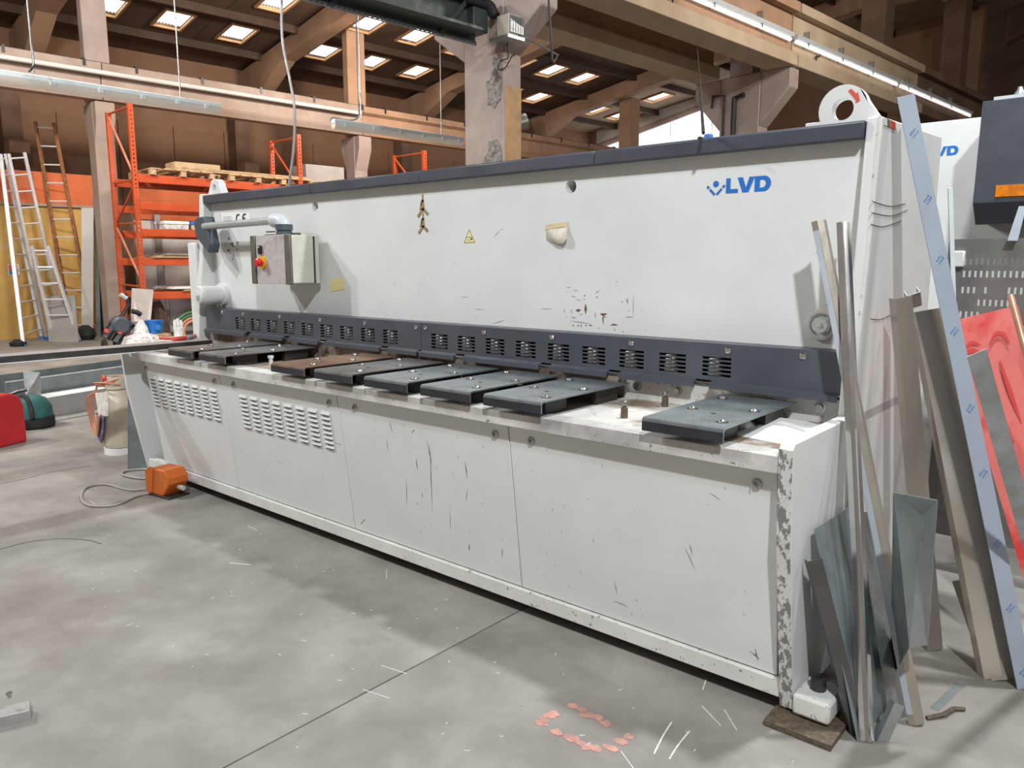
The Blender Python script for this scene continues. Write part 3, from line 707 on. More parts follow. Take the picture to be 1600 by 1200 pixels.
lvd(-.588, 1.806, .059, PYF - .0006, sh)

# stickers, glue marks and the CE plate
def flat(name, pts, y, m, parent, t=.001): return obj(name, MB().poly([(x, y, z) for x, z in pts], (0, -t, 0)), m, parent, smooth=0)
st = flat('warning_sticker', [(-2.069, 1.633), (-1.986, 1.633), (-2.029, 1.706)], PYF, 'sticker_yellow', sh)
mb = MB()
for p, q in (((-2.066, 1.635), (-1.989, 1.635)), ((-1.989, 1.635), (-2.029, 1.702)), ((-2.029, 1.702), (-2.066, 1.635)), ((-2.05, 1.662), (-2.008, 1.664)), ((-2.042, 1.648), (-2.018, 1.648))):
    mb.cyl((p[0], PYF - .0012, p[1]), (q[0], PYF - .0012, q[1]), .0012, n=5)
mb.box(-2.02, -2.008, PYF - .0018, PYF - .001, 1.650, 1.658)
obj('warning_outline', mb, 'sticker_black', st)
cp = flat('type_plate', [(-4.535, 1.815), (-4.155, 1.815), (-4.155, 1.880), (-4.535, 1.895)], PYF, 'sticker_white', sh)
mb = MB()
for x0 in (-4.30, -4.215):
    pts = [(x0 + .028 * math.cos(t), PYF - .0015, 1.845 + .028 * math.sin(t)) for t in [math.pi * (.35 + 1.3 * i / 10) for i in range(11)]]; mb.tube(pts, .0055, 6)
mb.cyl((-4.24, PYF - .0015, 1.845), (-4.212, PYF - .0015, 1.845), .005, n=6)
obj('ce_mark', mb, 'sticker_black', cp)
mb = MB()
for k in range(3): mb.box(-4.51, -4.40 + .02 * (k % 2), PYF - .0018, PYF - .001, 1.835 + .012 * k, 1.839 + .012 * k)
obj('plate_text', mb, 'shelf_grey', cp)
mb = MB()
for zz, sc in ((1.83, 1.0), (1.735, .9)):
    o_ = np.array([-2.383, 0, zz]); L = lambda a, b_: (o_[0] + a * sc, PYF - .0008, o_[2] + b_ * sc)
    for p, q, w_ in (((0, .075), (0, .03), .006), ((-.004, .045), (.0, -.01), .012), ((0, -.005), (-.042, -.048), .009), ((0, -.005), (.042, -.038), .009), ((-.012, .03), (-.022, -.01), .006)):
        a, b_ = np.array(L(*p)), np.array(L(*q)); d = nrm(b_ - a); s_ = np.cross(d, (0, 1, 0)) * w_; mb.poly([a - s_, b_ - s_, b_ + s_, a + s_], (0, -.001, 0))
obj('glue_mark', mb, 'glue_brown', sh, smooth=0)
# paint chips and scratches with a shape of their own
def scratches(name, parent, lines, m, yf):
    mb = MB()
    for (x0, z0, x1, z1, w_) in lines:
        a = np.array([x0, yf(z0) - .0006, z0]); b_ = np.array([x1, yf(z1) - .0006, z1]); d = b_ - a; n_ = nrm(np.array([-d[2], 0, d[0]])) * w_ * (.55 if m == 'scratch' else 1)
        mid = (a + b_) / 2 + n_ * random.uniform(-1, 1)
        mb.poly([a, mid - n_, b_, mid + n_], (0, -.0004, 0))
    return prop(obj(name, mb, m, parent, smooth=0), kind='stuff')
ln = []
for (ua, va, ub, vb, w_) in ((885, 449, 892, 449, 1), (896, 453, 904, 454, 1), (912, 463, 915, 461, 2), (912, 468, 914, 467, 2), (915, 474, 915, 491, 7), (899, 485, 908, 484, 7), (893, 482, 894, 491, 1.2), (905, 491, 911, 491, 1.2), (892, 495, 901, 497, 1.4),
        (890, 501, 923, 506, 1.2), (930, 486, 931, 499, 1.3), (937, 490, 949, 490, 6), (942, 491, 943, 508, 3), (953, 508, 966, 508, 4), (971, 471, 974, 471, 2), (980, 465, 981, 475, 2.4), (990, 460, 989, 497, .8), (982, 485, 982, 486, 3), (977, 496, 989, 495, 1.3),
        (930, 458, 937, 454, 1.2), (932, 463, 933, 466, 2.5), (962, 440, 965, 440, 1.2), (894, 508, 897, 510, 3), (902, 508, 905, 509, 3), (908, 506, 909, 511, 3), (914, 508, 917, 508, 3), (920, 507, 926, 509, 3), (935, 512, 936, 514, 2), (960, 513, 961, 517, 2), (972, 518, 975, 519, 2), (941, 496, 948, 495, 2), (882, 482, 882, 490, 1)):
    p, q = Wy(ua, va, PYF), Wy(ub, vb, PYF); ln.append((p[0], p[2], q[0] + 1e-4, q[2] + 1e-4, w_ * .0011))
scratches('paint_chips', bf, ln, 'rust_chip', lambda z: PYF)
ln = [(-1.86, 1.655, -1.81, 1.695, .0016), (-1.81, 1.695, -1.79, 1.70, .0014), (-1.87, 1.21, -1.78, 1.235, .0018), (-2.10, 1.345, -2.04, 1.345, .0016), (-2.0, 1.285, -1.93, 1.282, .0016), (-1.55, 1.30, -1.47, 1.305, .0018), (-1.36, 1.37, -1.33, 1.366, .0018), (-1.33, 1.355, -1.30, 1.35, .0018)]
for _ in range(150):
    x = random.uniform(-4.5, -.7); z = 1.22 + random.random() ** 2 * .65
    if random.random() < .6: x = random.uniform(-4.3, -2.3); z = 1.21 + random.random() ** 2 * .3
    l = random.uniform(.003, .012); a = random.uniform(0, 3.1); ln.append((x, z, x + l * math.cos(a) * .6, z + l * math.sin(a), random.uniform(.0008, .0018)))
scratches('scratches', bf, ln, 'scratch', lambda z: PYF)
ln = []
for _ in range(14):
    x = random.uniform(-4.5, -4.3) ; z = random.uniform(1.55, 1.72); ln.append((x, z, x + random.uniform(.004, .03), z + random.uniform(-.02, .02), random.uniform(.004, .011)))
scratches('rust_patch', bf, ln, 'rust_chip', lambda z: PYF)
mk = {2: [(-1.99, .69, -1.99, .62, .002), (-1.80, .74, -1.775, .765, .003), (-1.685, .70, -1.72, .37, .0035), (-1.70, .72, -1.686, .60, .004), (-1.79, .62, -1.79, .56, .004), (-1.88, .50, -1.90, .36, .0028), (-1.47, .66, -1.465, .58, .004),
          (-1.47, .53, -1.49, .46, .002), (-2.30, .165, -2.24, .215, .0025), (-1.30, .24, -1.29, .29, .003), (-1.50, .22, -1.495, .26, .004), (-1.60, .40, -1.61, .30, .0016), (-1.95, .78, -1.94, .72, .002), (-1.78, .45, -1.78, .42, .003)],
      3: [(-.72, .21, -.65, .205, .002), (-.71, .30, -.70, .24, .0016), (-.40, .52, -.36, .44, .0018), (-.38, .54, -.37, .50, .002), (-.16, .19, -.12, .17, .003), (-.14, .21, -.13, .16, .003), (-.30, .75, -.26, .73, .0012), (-.156, .80, -.156, .77, .0015)],
      1: [(-2.43, .60, -2.36, .595, .0016), (-3.25, .82, -3.20, .82, .0015), (-3.0, .40, -2.96, .38, .0015)], 0: [(-3.55, .66, -3.54, .60, .002), (-4.2, .2, -4.2, .17, .002), (-3.9, .27, -3.892, .27, .004)]}
for i in range(4):
    ln = list(mk[i])
    for _ in range(26):
        x = random.uniform(seams[i] + .05, seams[i + 1] - .05); z = random.uniform(.16, .8); l = random.uniform(.004, .02); ln.append((x, z, x + random.uniform(-.003, .003), z + l, random.uniform(.0006, .0014)))
    scratches('scratches', panels[i], ln, 'scratch', fy)
# pivot housings on the beam
def boss(c, r, ln_, parent, axis=(0, -1, 0)):
    o = obj('pivot_flange', MB().lathe(c, axis, [(0, r * 1.25), (.03, r * 1.25), (.035, r * 1.2)], 26), 'paint', parent)
    c2 = np.array(c) + np.array(axis) * .035
    o2 = obj('pivot_barrel', MB().lathe(c2, axis, [(0, r), (ln_, r), (ln_ + .004, r * .96)], 26), 'paint', o)
    return o, c2 + np.array(axis) * (ln_ + .004)
o, c2 = boss((-4.565, PYF, 1.298), .066, .17, sh)
obj('hex_nut', MB().lathe(c2, (0, -1, 0), [(0, .030), (.022, .030)], 6), 'paint_clean', o)
o = obj('pivot_ring', MB().lathe((-.172, PYF, 1.292), (0, -1, 0), [(0, .060), (.012, .060), (.014, .055), (.014, .044), (.004, .042)], 26), 'paint_worn', sh)
obj('hex_nut', MB().lathe((-.168, PYF, 1.292), (0, -1, 0), [(0, .034), (.02, .034), (.02, .030), (.045, .030), (.045, .012), (.05, .008)], 8), 'paint_clean', o)
# lifting eyes
def eye(xc, y0, y1, R=.087, r=.039, reach=.20):
    zc = 2.085; n = 32; mb = MB(); zb = 2.013
    O = [(R * math.cos(2 * math.pi * k / n), R * math.sin(2 * math.pi * k / n)) for k in range(n)]
    I = [(a * r / R, b_ * r / R) for a, b_ in O]; k_ = n
    vs = [(xc + p[0], y, max(zc + p[1], zb)) for y in (y0, y1) for p in O] + [(xc + p[0], y, zc + p[1]) for y in (y0, y1) for p in I]; fs_ = []
    for i in range(n):
        j = (i + 1) % n
        fs_ += [(i, j, 2 * n + j, 2 * n + i), (n + i, n + j, 3 * n + j, 3 * n + i), (i, j, n + j, n + i), (2 * n + i, 2 * n + j, 3 * n + j, 3 * n + i)]
    mb._add(vs, fs_)
    arc = [(R * math.cos(t), R * math.sin(t)) for t in [math.radians(50 - 140 * i / 14) for i in range(15)]]
    mb.poly([(xc + a, y0, max(zc + b_, zb)) for a, b_ in arc if zc + b_ > zb] + [(xc + reach, y0, zb)], (0, y1 - y0, 0))
    if reach < .15:
        arc = [(-R * math.cos(t), R * math.sin(t)) for t in [math.radians(50 - 140 * i / 14) for i in range(15)]]
        mb.poly([(xc + a, y0, max(zc + b_, zb)) for a, b_ in arc if zc + b_ > zb] + [(xc - reach, y0, zb)], (0, y1 - y0, 0))
    return mb
ly = obj('lifting_eye', eye(-.155, .60, .645, reach=.15), 'paint', sh, smooth=30)
obj('red_arrow', MB().poly([(-.128 + a * .9, .5985, 2.128 + b_ * .9) for a, b_ in ((-.012, .022), (0, .028), (.02, .006), (.026, .012), (.036, -.022), (.02, -.03), (.02, -.018), (.004, .002))], (0, -.001, 0)), 'flag_red', ly, smooth=0)
obj('lifting_eye', eye(-4.66, .60, .66, .062, .026, .11), 'paint', sh, smooth=30)
obj('top_fitting', MB().box(-.29, -.225, .60, .68, 2.012, 2.05), 'paint_worn', sh, bevel=.004)
# sticker on the upright
for nm, m_, ua, ub in (('flag_sticker', 'flag_white', 1381, 1386), ('flag_band', 'flag_green', 1386, 1390), ('flag_band', 'flag_red', 1390, 1399)):
    f = lambda u, k: Wx(u, (183 + (u - 1381) * .45) + k, .0008)
    obj(nm, MB().poly([f(ua, 0), f(ub, 0), f(ub, 12), f(ua, 12)], (.001, 0, 0)), m_, u1, smooth=0)
# pencil arcs on the upright side
mb = MB()
for (u0, v0, u1_, v1_, um, vm) in ((1362, 314, 1415, 318, 1390, 322), (1361, 332, 1418, 328, 1392, 337), (1360, 350, 1408, 345, 1380, 354), (1360, 498, 1392, 492, 1375, 499)):
    P = [Wx(a, b_, .0006) for a, b_ in ((u0, v0), (um, vm), (u1_, v1_))]; mb.tube(spline(P, 6), .0012, 5)
obj('pencil_line', mb, 'scratch', u1)
# levelling foot
ft = obj('levelling_foot', MB().box(.002, .125, -.02, .135, .03, .105), 'paint_worn', sh, bevel=.012)
obj('foot_bolt', MB().lathe((.06, .06, .105), (0, 0, 1), [(0, .026), (.045, .026), (.045, .013), (.03, .012)], 12), 'dark_steel', ft)
obj('shim_plate', MB().box(-.06, .16, -.10, .14, .001, .022), 'stud_brown', sh, bevel=.002)
obj('machine_foot', MB().box(-4.70, -4.55, .02, .15, 0, .06), 'dark_steel', sh)

# swivel arm and control box
br = obj('arm_bracket', MB().prism([(-4.66, 1.83), (-4.60, 1.86), (-4.50, 1.86), (-4.44, 1.66), (-4.47, 1.60), (-4.64, 1.72)], .42, .50, 'y'), 'slate_plastic', sh, bevel=.008)
ta = obj('swivel_tube', MB().cyl((-4.52, .43, 1.79), (-3.60, .43, 1.80), .025, n=20), 'grey_tube', sh)
el = obj('swivel_elbow', MB().tube([(-3.63, .43, 1.80), (-3.57, .43, 1.80), (-3.54, .43, 1.793), (-3.525, .43, 1.777), (-3.52, .43, 1.76)], .046, 20), 'light_grey_plastic', sh)
obj('elbow_collar', MB().lathe((-3.52, .43, 1.700), (0, 0, 1), [(0, .05), (.028, .05), (.030, .045), (.034, .045), (.036, .054), (.072, .054)], 20), 'slate_plastic', el)
obj('clamp_lever', MB().box(-3.62, -3.54, .36, .38, 1.722, 1.729).box(-3.62, -3.52, .35, .37, 1.703, 1.709), 'scooter_black', el)
cb = obj('control_box', MB().box(-3.735, -3.312, .338, .50, 1.402, 1.700), 'cabinet_cream', sh, bevel=.006)
obj('rear_cover', MB().box(-3.740, -3.306, .512, .538, 1.400, 1.702), 'cabinet_cream', cb, bevel=.004)
obj('gasket', MB().box(-3.73, -3.318, .50, .512, 1.405, 1.697), 'scooter_black', cb, smooth=0)
fp_ = obj('face_plate', MB().box(-3.695, -3.37, .330, .340, 1.398, 1.703), 'pendant_face', cb, bevel=.002)
for a, b_ in ((-3.752, -3.700), (-3.368, -3.308)):
    obj('handle_strip', MB().box(a, b_, .322, .342, 1.395, 1.704), 'bronze_strip', cb, bevel=.005)
sw = obj('rotary_switch', MB().box(-3.655, -3.625, .314, .331, 1.585, 1.640), 'scooter_black', cb, bevel=.003)
obj('switch_dot', MB().lathe((-3.64, .314, 1.628), (0, -1, 0), [(0, .005), (.002, .005)], 10), 'sticker_white', sw)
es = obj('emergency_stop', MB().lathe((-3.615, .330, 1.532), (0, -1, 0), [(0, .040), (.012, .040), (.013, .020), (.03, .018), (.03, .026), (.05, .026), (.056, .018)], 22), 'red_button', cb)
obj('stop_ring', MB().lathe((-3.615, .3295, 1.532), (0, -1, 0), [(0, .043), (.016, .041)], 22), 'yellow_button', es)
obj('rear_hinge', MB().box(-3.45, -3.40, .44, .47, 1.70, 1.718), 'stud_brown', cb)

# papers stuck on the beam: things of their own
one('sticky_note', MB().poly([Wy(u, v, PYF - .001) for u, v in ((516, 437), (537, 434), (538, 452), (517, 456))], (0, -.002, 0)), 'note_yellow', 'small yellow sticky note stuck on the white beam', 'note', smooth=0)
tp = thing('torn_label', 'torn cream paper hanging from masking tape on the white beam', 'paper', Wy(870, 380, PYF - .004))
mb = MB(); P = lambda u, v, d: Wy(u, v, PYF - d)
mb._add([P(853, 353, .001), P(887, 349, .001), P(886, 362, .012), P(886, 372, .022), P(880, 380, .028), P(872, 381, .022), P(861, 378, .010), P(854, 374, .006), P(853, 362, .003), P(870, 366, .010)], [(0, 1, 9), (1, 2, 9), (2, 3, 9), (3, 4, 9), (4, 5, 9), (5, 6, 9), (6, 7, 9), (7, 8, 9), (8, 0, 9)])
pp_ = obj('paper', mb, 'torn_paper', tp); m_ = pp_.modifiers.new('thick', 'SOLIDIFY'); m_.thickness = .0008
obj('tape', MB().poly([P(852, 351, .0015), P(888, 347, .0015), P(886, 353, .0045), P(878, 355, .006), P(852, 359, .004)], (0, -.0012, 0)), 'masking_tape', tp, smooth=0)

# loose pieces lying on the table
one('crumpled_wrap', MB().lathe((-.30, .20, .927), (0, 0, 1), [(0, .03), (.015, .036), (.03, .02), (.038, .006)], 7), 'clear_bag', 'small crumpled clear wrap beside the last support plate', 'wrap')
mb = MB(); mb._add([(-.30, .08, .9285), (-.06, .04, .9285), (-.05, .40, .9285), (-.17, .46, .933), (-.24, .38, .95)], [(0, 1, 4), (1, 2, 3), (1, 3, 4)])
pw = one('paper_sheet', mb, 'sticker_white', 'thin white sheet with a lifted corner at the right table end', 'paper', smooth=0); m_ = pw.modifiers.new('thick', 'SOLIDIFY'); m_.thickness = .001
hd = thing('red_pliers', 'red and grey handled tool lying on the far table end', 'tool', Wz(280, 528, .973))
obj('jaw', MB().tube([Wz(250, 528, .985), Wz(272, 529, .985)], .012, 8), 'flag_red', hd)
obj('grip', MB().tube([Wz(270, 530, .986), Wz(290, 528, .987), Wz(309, 524, .986)], .016, 8), 'flag_red', hd)
obj('grip_sleeve', MB().tube([Wz(291, 528, .987), Wz(302, 526, .986)], .018, 8), 'shelf_grey', hd)
one('bolt_stub', MB().lathe((-3.22, .10, .927), (0, 0, 1), [(0, .012), (.04, .012), (.04, .018), (.055, .018)], 8), 'alu', 'single bolt standing on the table between two support plates', 'bolt')

# foot pedal with its cable
pd = thing('foot_pedal', 'orange hooded foot pedal on the floor by the shear', 'pedal', Wz(262, 778, 0))
c0 = Wz(262, 772, 0)
def PT(a, b_, z):
    t = math.radians(8); return (c0[0] + a * math.cos(t) - b_ * math.sin(t), c0[1] + a * math.sin(t) + b_ * math.cos(t), z)
mb = MB(PT); mb.prism([(-.10, .05), (-.10, .15), (-.06, .19), (.09, .19), (.13, .14), (.13, .10), (.06, .012), (-.08, .012)], -.075, .075, 'y')
obj('hood', mb, 'orange_pedal', pd, bevel=.008)
obj('base', MB(PT).box(-.10, .13, -.08, .08, 0, .014), 'dark_steel', pd, bevel=.003)
obj('side_wall', MB(PT).prism([(-.11, .02), (-.11, .16), (-.06, .20), (-.02, .20), (-.05, .02)], -.082, -.074, 'y'), 'orange_pedal', pd, bevel=.003)
obj('cable_gland', MB(PT).cyl((.13, 0, .07), (.18, 0, .07), .016, n=10), 'alu', pd)
one('pedal_cable', MB().tube(spline([Wz(245, 748, .01), Wz(215, 747, .01), Wz(192, 742, .01), Wz(196, 736, .01), Wz(225, 733, .01), Wz(238, 736, .02)], 8), .008, 8), 'cable_grey', 'short grey cable loop from the pedal to the machine', 'cable')
one('floor_cable', MB().tube(spline([Wz(246, 760, .02), Wz(205, 766, .008), Wz(165, 757, .008), Wz(135, 762, .008), Wz(127, 778, .008), Wz(140, 790, .008), Wz(180, 789, .008), Wz(215, 775, .008), Wz(246, 768, .015)], 8), .007, 8), 'cable_grey', 'long grey cable loop lying left of the orange pedal', 'cable')

# ================================================================ OFFCUTS LEANING AT THE RIGHT END
def ang(w1, w2, t=.003): return [(0, 0), (w1, 0), (w1, t), (t, t), (t, w2), (0, w2)]
def chan(w, h, t=.003): return [(0, 0), (w, 0), (w, h), (w - t, h), (w - t, t), (t, t), (t, h), (0, h)]
def A3(*p): return np.array(p, float)
# side vector pointing to the right in the picture
RGT = ROT[:, 0]
def leanbar(name, p0, p1, prof, m, label, cat='offcut', side=RGT, bevel=.0012):
    return one(name, MB().bar(p0, p1, prof, side), m, label, cat, bevel=bevel)
def flip(prof): return [(x, -y) for x, y in prof][::-1]
# tall thin profiles leaning on the upright
pB0, pB1 = Wz(1343, 1158, 0.0), Wy(1307, 348, .43)
t = thing('steel_profile', 'tall bright folded profile leaning nearest the shear upright', 'offcut', pB0)
obj('profile', MB().bar(pB0, pB1, [(0, 0), (.012, -.012), (.022, -.004), (.030, -.016), (.048, -.002), (.048, .001), (.030, -.013), (.022, -.001), (.012, -.009), (0, .003)], RGT), 'stainless_bright', t, smooth=0)
pA0, pA1 = Wz(1420, 1133, 0.0), Wy(1268, 347, .40)
t = thing('steel_profile', 'tall angle profile with blue film print crossing behind the bright one', 'offcut', pA0)
obj('profile', MB().bar(pA0, pA1, [(0, 0), (.016, -.012), (.038, -.014), (.053, -.002), (.053, .001), (.038, -.011), (.016, -.009), (0, .003)], RGT), 'stainless_brushed', t, smooth=0)
obj('film_edge', MB().bar(pA0 + (pA1 - pA0) * .02, pA0 + (pA1 - pA0) * .98, [(-.001, -.001), (.014, -.0135), (.014, -.0115), (-.001, .001)], RGT), 'film_grey', t, smooth=0)
def prints(parent, p0, p1, side, us, off, w, m='blue_print', seed=0):
    """small slanted word-like marks printed on protective film"""
    rr = random.Random(seed); p0, p1 = A3(*p0), A3(*p1); d = nrm(p1 - p0); s_ = A3(*side); s_ = nrm(s_ - d * (s_ @ d)); n = np.cross(d, s_)
    if n @ (CAMP - p0) < 0: n = -n
    L = np.linalg.norm(p1 - p0)
    for u in us:
        mb = MB(); c = p0 + d * u * L + s_ * off + n * .0012
        e1 = nrm(s_ * .75 + d * .66); e2 = nrm(d * .75 - s_ * .66)
        for row in range(2):
            for k in range(4):
                a = c + e1 * (k * w * .26) + e2 * (row * w * .42); hh = w * rr.uniform(.16, .30)
                mb.poly([a, a + e1 * w * .07, a + e1 * w * .10 + e2 * hh, a + e1 * w * .03 + e2 * hh], n * .0006)
                if rr.random() < .6: mb.poly([a + e2 * hh * .8, a + e2 * hh, a + e2 * hh + e1 * w * .18, a + e2 * hh * .8 + e1 * w * .18], n * .0006)
        obj('film_print', mb, m, parent, smooth=0)
prints(t, pA0, pA1, RGT, (.12, .30, .52, .82, .93), .001, .018, seed=2)
# sheets against the base end plate
lb = 'dark folded strip leaning lowest against the base end plate'
q0, q1 = Wz(1331, 1150, 0), Wx(1262, 878, .03)
one('sheet_strip', MB().bar(q0, q1, chan(.048, .03), RGT), 'dark_sheet', lb, 'offcut')
def leansheet(name, tl, tr, br, bl, m, label, t=.003, cat='sheet'):
    return one(name, MB().sheet([tl, tr, br, bl], t), m, label, cat, smooth=0)
leansheet('steel_sheet', Wx(1273, 827, .02), Wx(1330, 790, .02), Wz(1399, 1093, 0), Wz(1341, 1160, 0), 'galv_blue', 'grey green rectangular sheet leaning on the base end plate')
t = thing('folded_sheet', 'grey sheet with a bent bright flange behind the leaning profiles', 'sheet', Wz(1425, 1010, 0))
a, b_, c, d = Wx(1397, 770, .26), Wx(1441, 806, .31), Wx(1421, 1012, .33), Wz(1392, 1064, 0)
obj('web', MB().sheet([a, b_, c, d], .003), 'galv_blue', t, smooth=0)
obj('flange', MB().sheet([b_ + 0, Wx(1465, 782, .35), Wx(1449, 1008, .36), c], .003), 'galv', t, smooth=0)
obj('top_face', MB().sheet([a, Wx(1465, 782, .35), b_], .003), 'galv_blue', t, smooth=0)
leansheet('narrow_sheet', Wx(1340, 800, .05), Wx(1356, 800, .05), Wz(1418, 1120, 0), Wz(1392, 1128, 0), 'galv', 'narrow grey sheet behind the crossing of the two tall profiles')
# tall channels further back
one('box_channel', MB().bar(Wz(1449, 1018, 0), Wx(1399, 467, .06), chan(.062, .05), RGT), 'stainless_brushed', 'dull steel channel with a notched top next to the white upright', 'offcut')
one('channel_cap', MB().bar(Wx(1420, 484, .055), Wx(1417, 463, .055), chan(.05, .035), RGT), 'galv', 'small square tube end sticking up beside the dull channel', 'offcut')
p0, p1 = Wz(1538, 1062, 0), Wx(1428, 488, .10)
t = thing('stainless_channel', 'mirror bright stainless channel with a centre fold', 'offcut', p0)
obj('channel', MB().bar(p0, p1, [(0, 0), (.06, -.014), (.062, -.004), (.118, -.016), (.122, .035), (.119, .035), (.115, -.012), (.062, 0), (.058, -.010), (.004, .003), (.004, .04), (0, .04)], RGT), 'stainless', t, smooth=0)
p0, p1 = Wz(1549, 1064, 0), Wx(1478, 752, .24)
one('stainless_cover', MB().bar(p0, p1, [(0, 0), (.055, -.012), (.057, -.003), (.118, -.013), (.118, .03), (.115, .03), (.115, -.008), (.057, .002), (.053, -.006), (.004, .003), (.004, .03), (0, .03)], RGT), 'stainless_brushed', 'brownish shorter stainless cover in front of the mirror channel', 'offcut', smooth=0)
one('short_box_bar', MB().bar(Wz(1537, 1055, 0), Wx(1487, 908, .30), [(0, 0), (.022, -.02), (.06, -.01), (.038, .012)], RGT), 'stainless_brushed', 'short square steel bar leaning beside the brownish cover', 'offcut', bevel=.002)
p0, p1 = Wz(1590, 1078, 0), Wx(1402, 152, .03)
t = thing('film_covered_angle', 'tallest leaning angle in pale blue printed film', 'offcut', p0)
obj('face', MB().bar(p0, p1, [(0, 0), (.062, .0), (.062, .003), (0, .003)], RGT), 'film_blue', t, smooth=0)
obj('side', MB().bar(p0 + 0, p1 + 0, [(.062, .0), (.086, .050), (.083, .052), (.060, .003)], RGT), 'dark_sheet', t, smooth=0)
prints(t, p0, p1, RGT, (.02, .13, .24, .36, .47, .60, .72, .82, .93), .030, .030, seed=4)
one('grey_angle', MB().bar(Wz(1650, 1030, 0), Wx(1511, 558, .40), [(0, 0), (.055, 0), (.055, .003), (0, .003)], RGT), 'galv', 'grey steel angle lying along the right side of the tall film covered angle', 'offcut', smooth=0)
one('thin_glass_strip', MB().bar(Wz(1500, 880, 0), Wx(1470, 295, .0) + A3(.03, .0, 0), [(0, 0), (.020, 0), (.020, .006), (0, .006)], RGT), 'lamp_blue', 'thin pale green strip standing upright behind the tall angle', 'offcut')
# perforated nesting skeleton: plate full of cut rows
t = thing('punched_sheet', 'dark grey waste sheet full of small cut slots', 'sheet', Wz(1560, 900, 0))
YP = 1.75; a = Wy(1483, 374, YP); x0p, ztp = a[0], a[2]
xs = [x0p]; rows = []
nx = 34
for k in range(nx): xs += [x0p + .07 + k * .0235, x0p + .07 + k * .0235 + .010]
xs.append(x0p + 1.0)
rr = random.Random(5); zs = [ztp - 1.45]; rowz = []
zz = ztp - .09
for r in range(11): rowz.append((zz - .030, zz)); zz -= .058 if r != 1 else .075
for lo, hi in rowz[::-1]: zs += [lo, hi]
zs.append(ztp); sk = set()
for r in range(11):
    j = 2 * (10 - r) + 1
    for k in range(nx):
        if r < 2 or (rr.random() < .9 and ((k // 4 + r) % 3 != 0) and k < 26 or rr.random() < .12): sk.add((2 * k + 1, j))
obj('plate', MB().holes(xs, zs, sk, YP, YP + .004), 'perforated', t, smooth=0)
obj('white_clip', MB().box(x0p + .02, x0p + .075, YP - .03, YP + .03, ztp - .13, ztp - .055), 'sticker_white', t, bevel=.006)
# red panel with wiped streaks
t = thing('leaning_red_board', 'bright red smeared panel leaning at the right edge', 'panel', Wz(1600, 900, 0))
YR = 1.30
pts = [Wy(1480, 503, YR + .15), Wy(1590, 477, YR + .15), Wy(1690, 860, YR - .3), Wy(1600, 905, YR - .3)]
obj('panel', MB().sheet(pts, .01), 'red_panel', t, smooth=0)
pn = nrm(np.cross(pts[1] - pts[0], pts[3] - pts[0])); pn = pn if pn @ (CAMP - pts[0]) > 0 else -pn
def onred(u, v): return PL(u, v, pn, pn @ (pts[0] + pn * .011))
for arc in (((1503, 562), (1513, 550), (1526, 549), (1538, 560)), ((1506, 546), (1518, 536), (1532, 539)), ((1546, 540), (1556, 522), (1568, 522), (1578, 538)), ((1540, 602), (1560, 642), (1585, 692)), ((1562, 562), (1578, 612), (1596, 662))):
    P = [onred(u, v) for u, v in arc]; P = spline(P, 6); m_ = len(P); vs = []
    for i in range(m_):
        d_ = nrm(P[min(i + 1, m_ - 1)] - P[max(i - 1, 0)]); s_ = np.cross(pn, d_) * (.001 + .007 * math.sin(math.pi * i / (m_ - 1)))
        vs += [P[i] - s_, P[i] + s_, P[i] + s_ + pn * .0008, P[i] - s_ + pn * .0008]
    mb = MB(); mb._add(vs, [(4 * i + k, 4 * i + (k + 1) % 4, 4 * i + 4 + (k + 1) % 4, 4 * i + 4 + k) for i in range(m_ - 1) for k in range(4)] + [(0, 1, 2, 3), (4 * m_ - 4, 4 * m_ - 3, 4 * m_ - 2, 4 * m_ - 1)])
    obj('streak', mb, 'red_streak', t, smooth=0)
one('copper_pipe', MB().cyl(Wy(1579, 462, .98), Wy(1622, 620, .80), .012, n=12), 'copper', 'copper coloured pipe leaning on the red panel', 'pipe')
one('grey_strip', MB().sheet([Wy(1592, 322, 1.9), Wy(1604, 322, 1.9), Wy(1590, 376, 1.7), Wy(1574, 376, 1.7)], .004), 'strip_grey', 'short pale blue strip standing above the punched sheet', 'offcut', smooth=0)
# small scraps on the floor
one('angle_scrap', MB().bar(Wz(1452, 1106, .001), Wz(1494, 1066, .001), ang(.03, .03, .002), RGT), 'galv', 'small folded scrap lying on the floor right of the profiles', 'scrap', smooth=0)
one('foil_scrap', MB().tube([Wz(1448, 1122, .006), Wz(1475, 1116, .012), Wz(1490, 1107, .010), Wz(1507, 1108, .006)], .008, 5), 'stud_brown', 'dark crumpled strip scrap in front of the folded scrap', 'scrap', smooth=0)
one('angle_offcut', MB().bar(Wz(1370, 1160, .001), Wz(1398, 1098, .13), ang(.035, .03, .002), RGT), 'galv', 'short pale angle offcut lying between the feet of the two profiles', 'scrap', smooth=0)
# offcut at the left picture edge
t = thing('profile_stub', 'end of a pale square profile at the lower left', 'offcut', Wz(20, 1125, 0))
q = Wz(47, 1118, 0.02)
obj('profile', MB().box(q[0] - .8, q[0], q[1] - .04, q[1] + .05, .0, .075) if False else MB().bar(q, Wz(-150, 1165, .02), [(0, -.02), (.0, .055), (.07, .055), (.07, -.02)], (0, 1, 0)), 'sheet_grey', t, bevel=.003)
one('small_screw', MB().lathe(Wz(15, 1090, .075), (0, 0, 1), [(0, .006), (.01, .006), (.012, .010), (.018, .010)], 8), 'bolt_steel', 'tiny screw standing on the pale profile stub', 'screw')

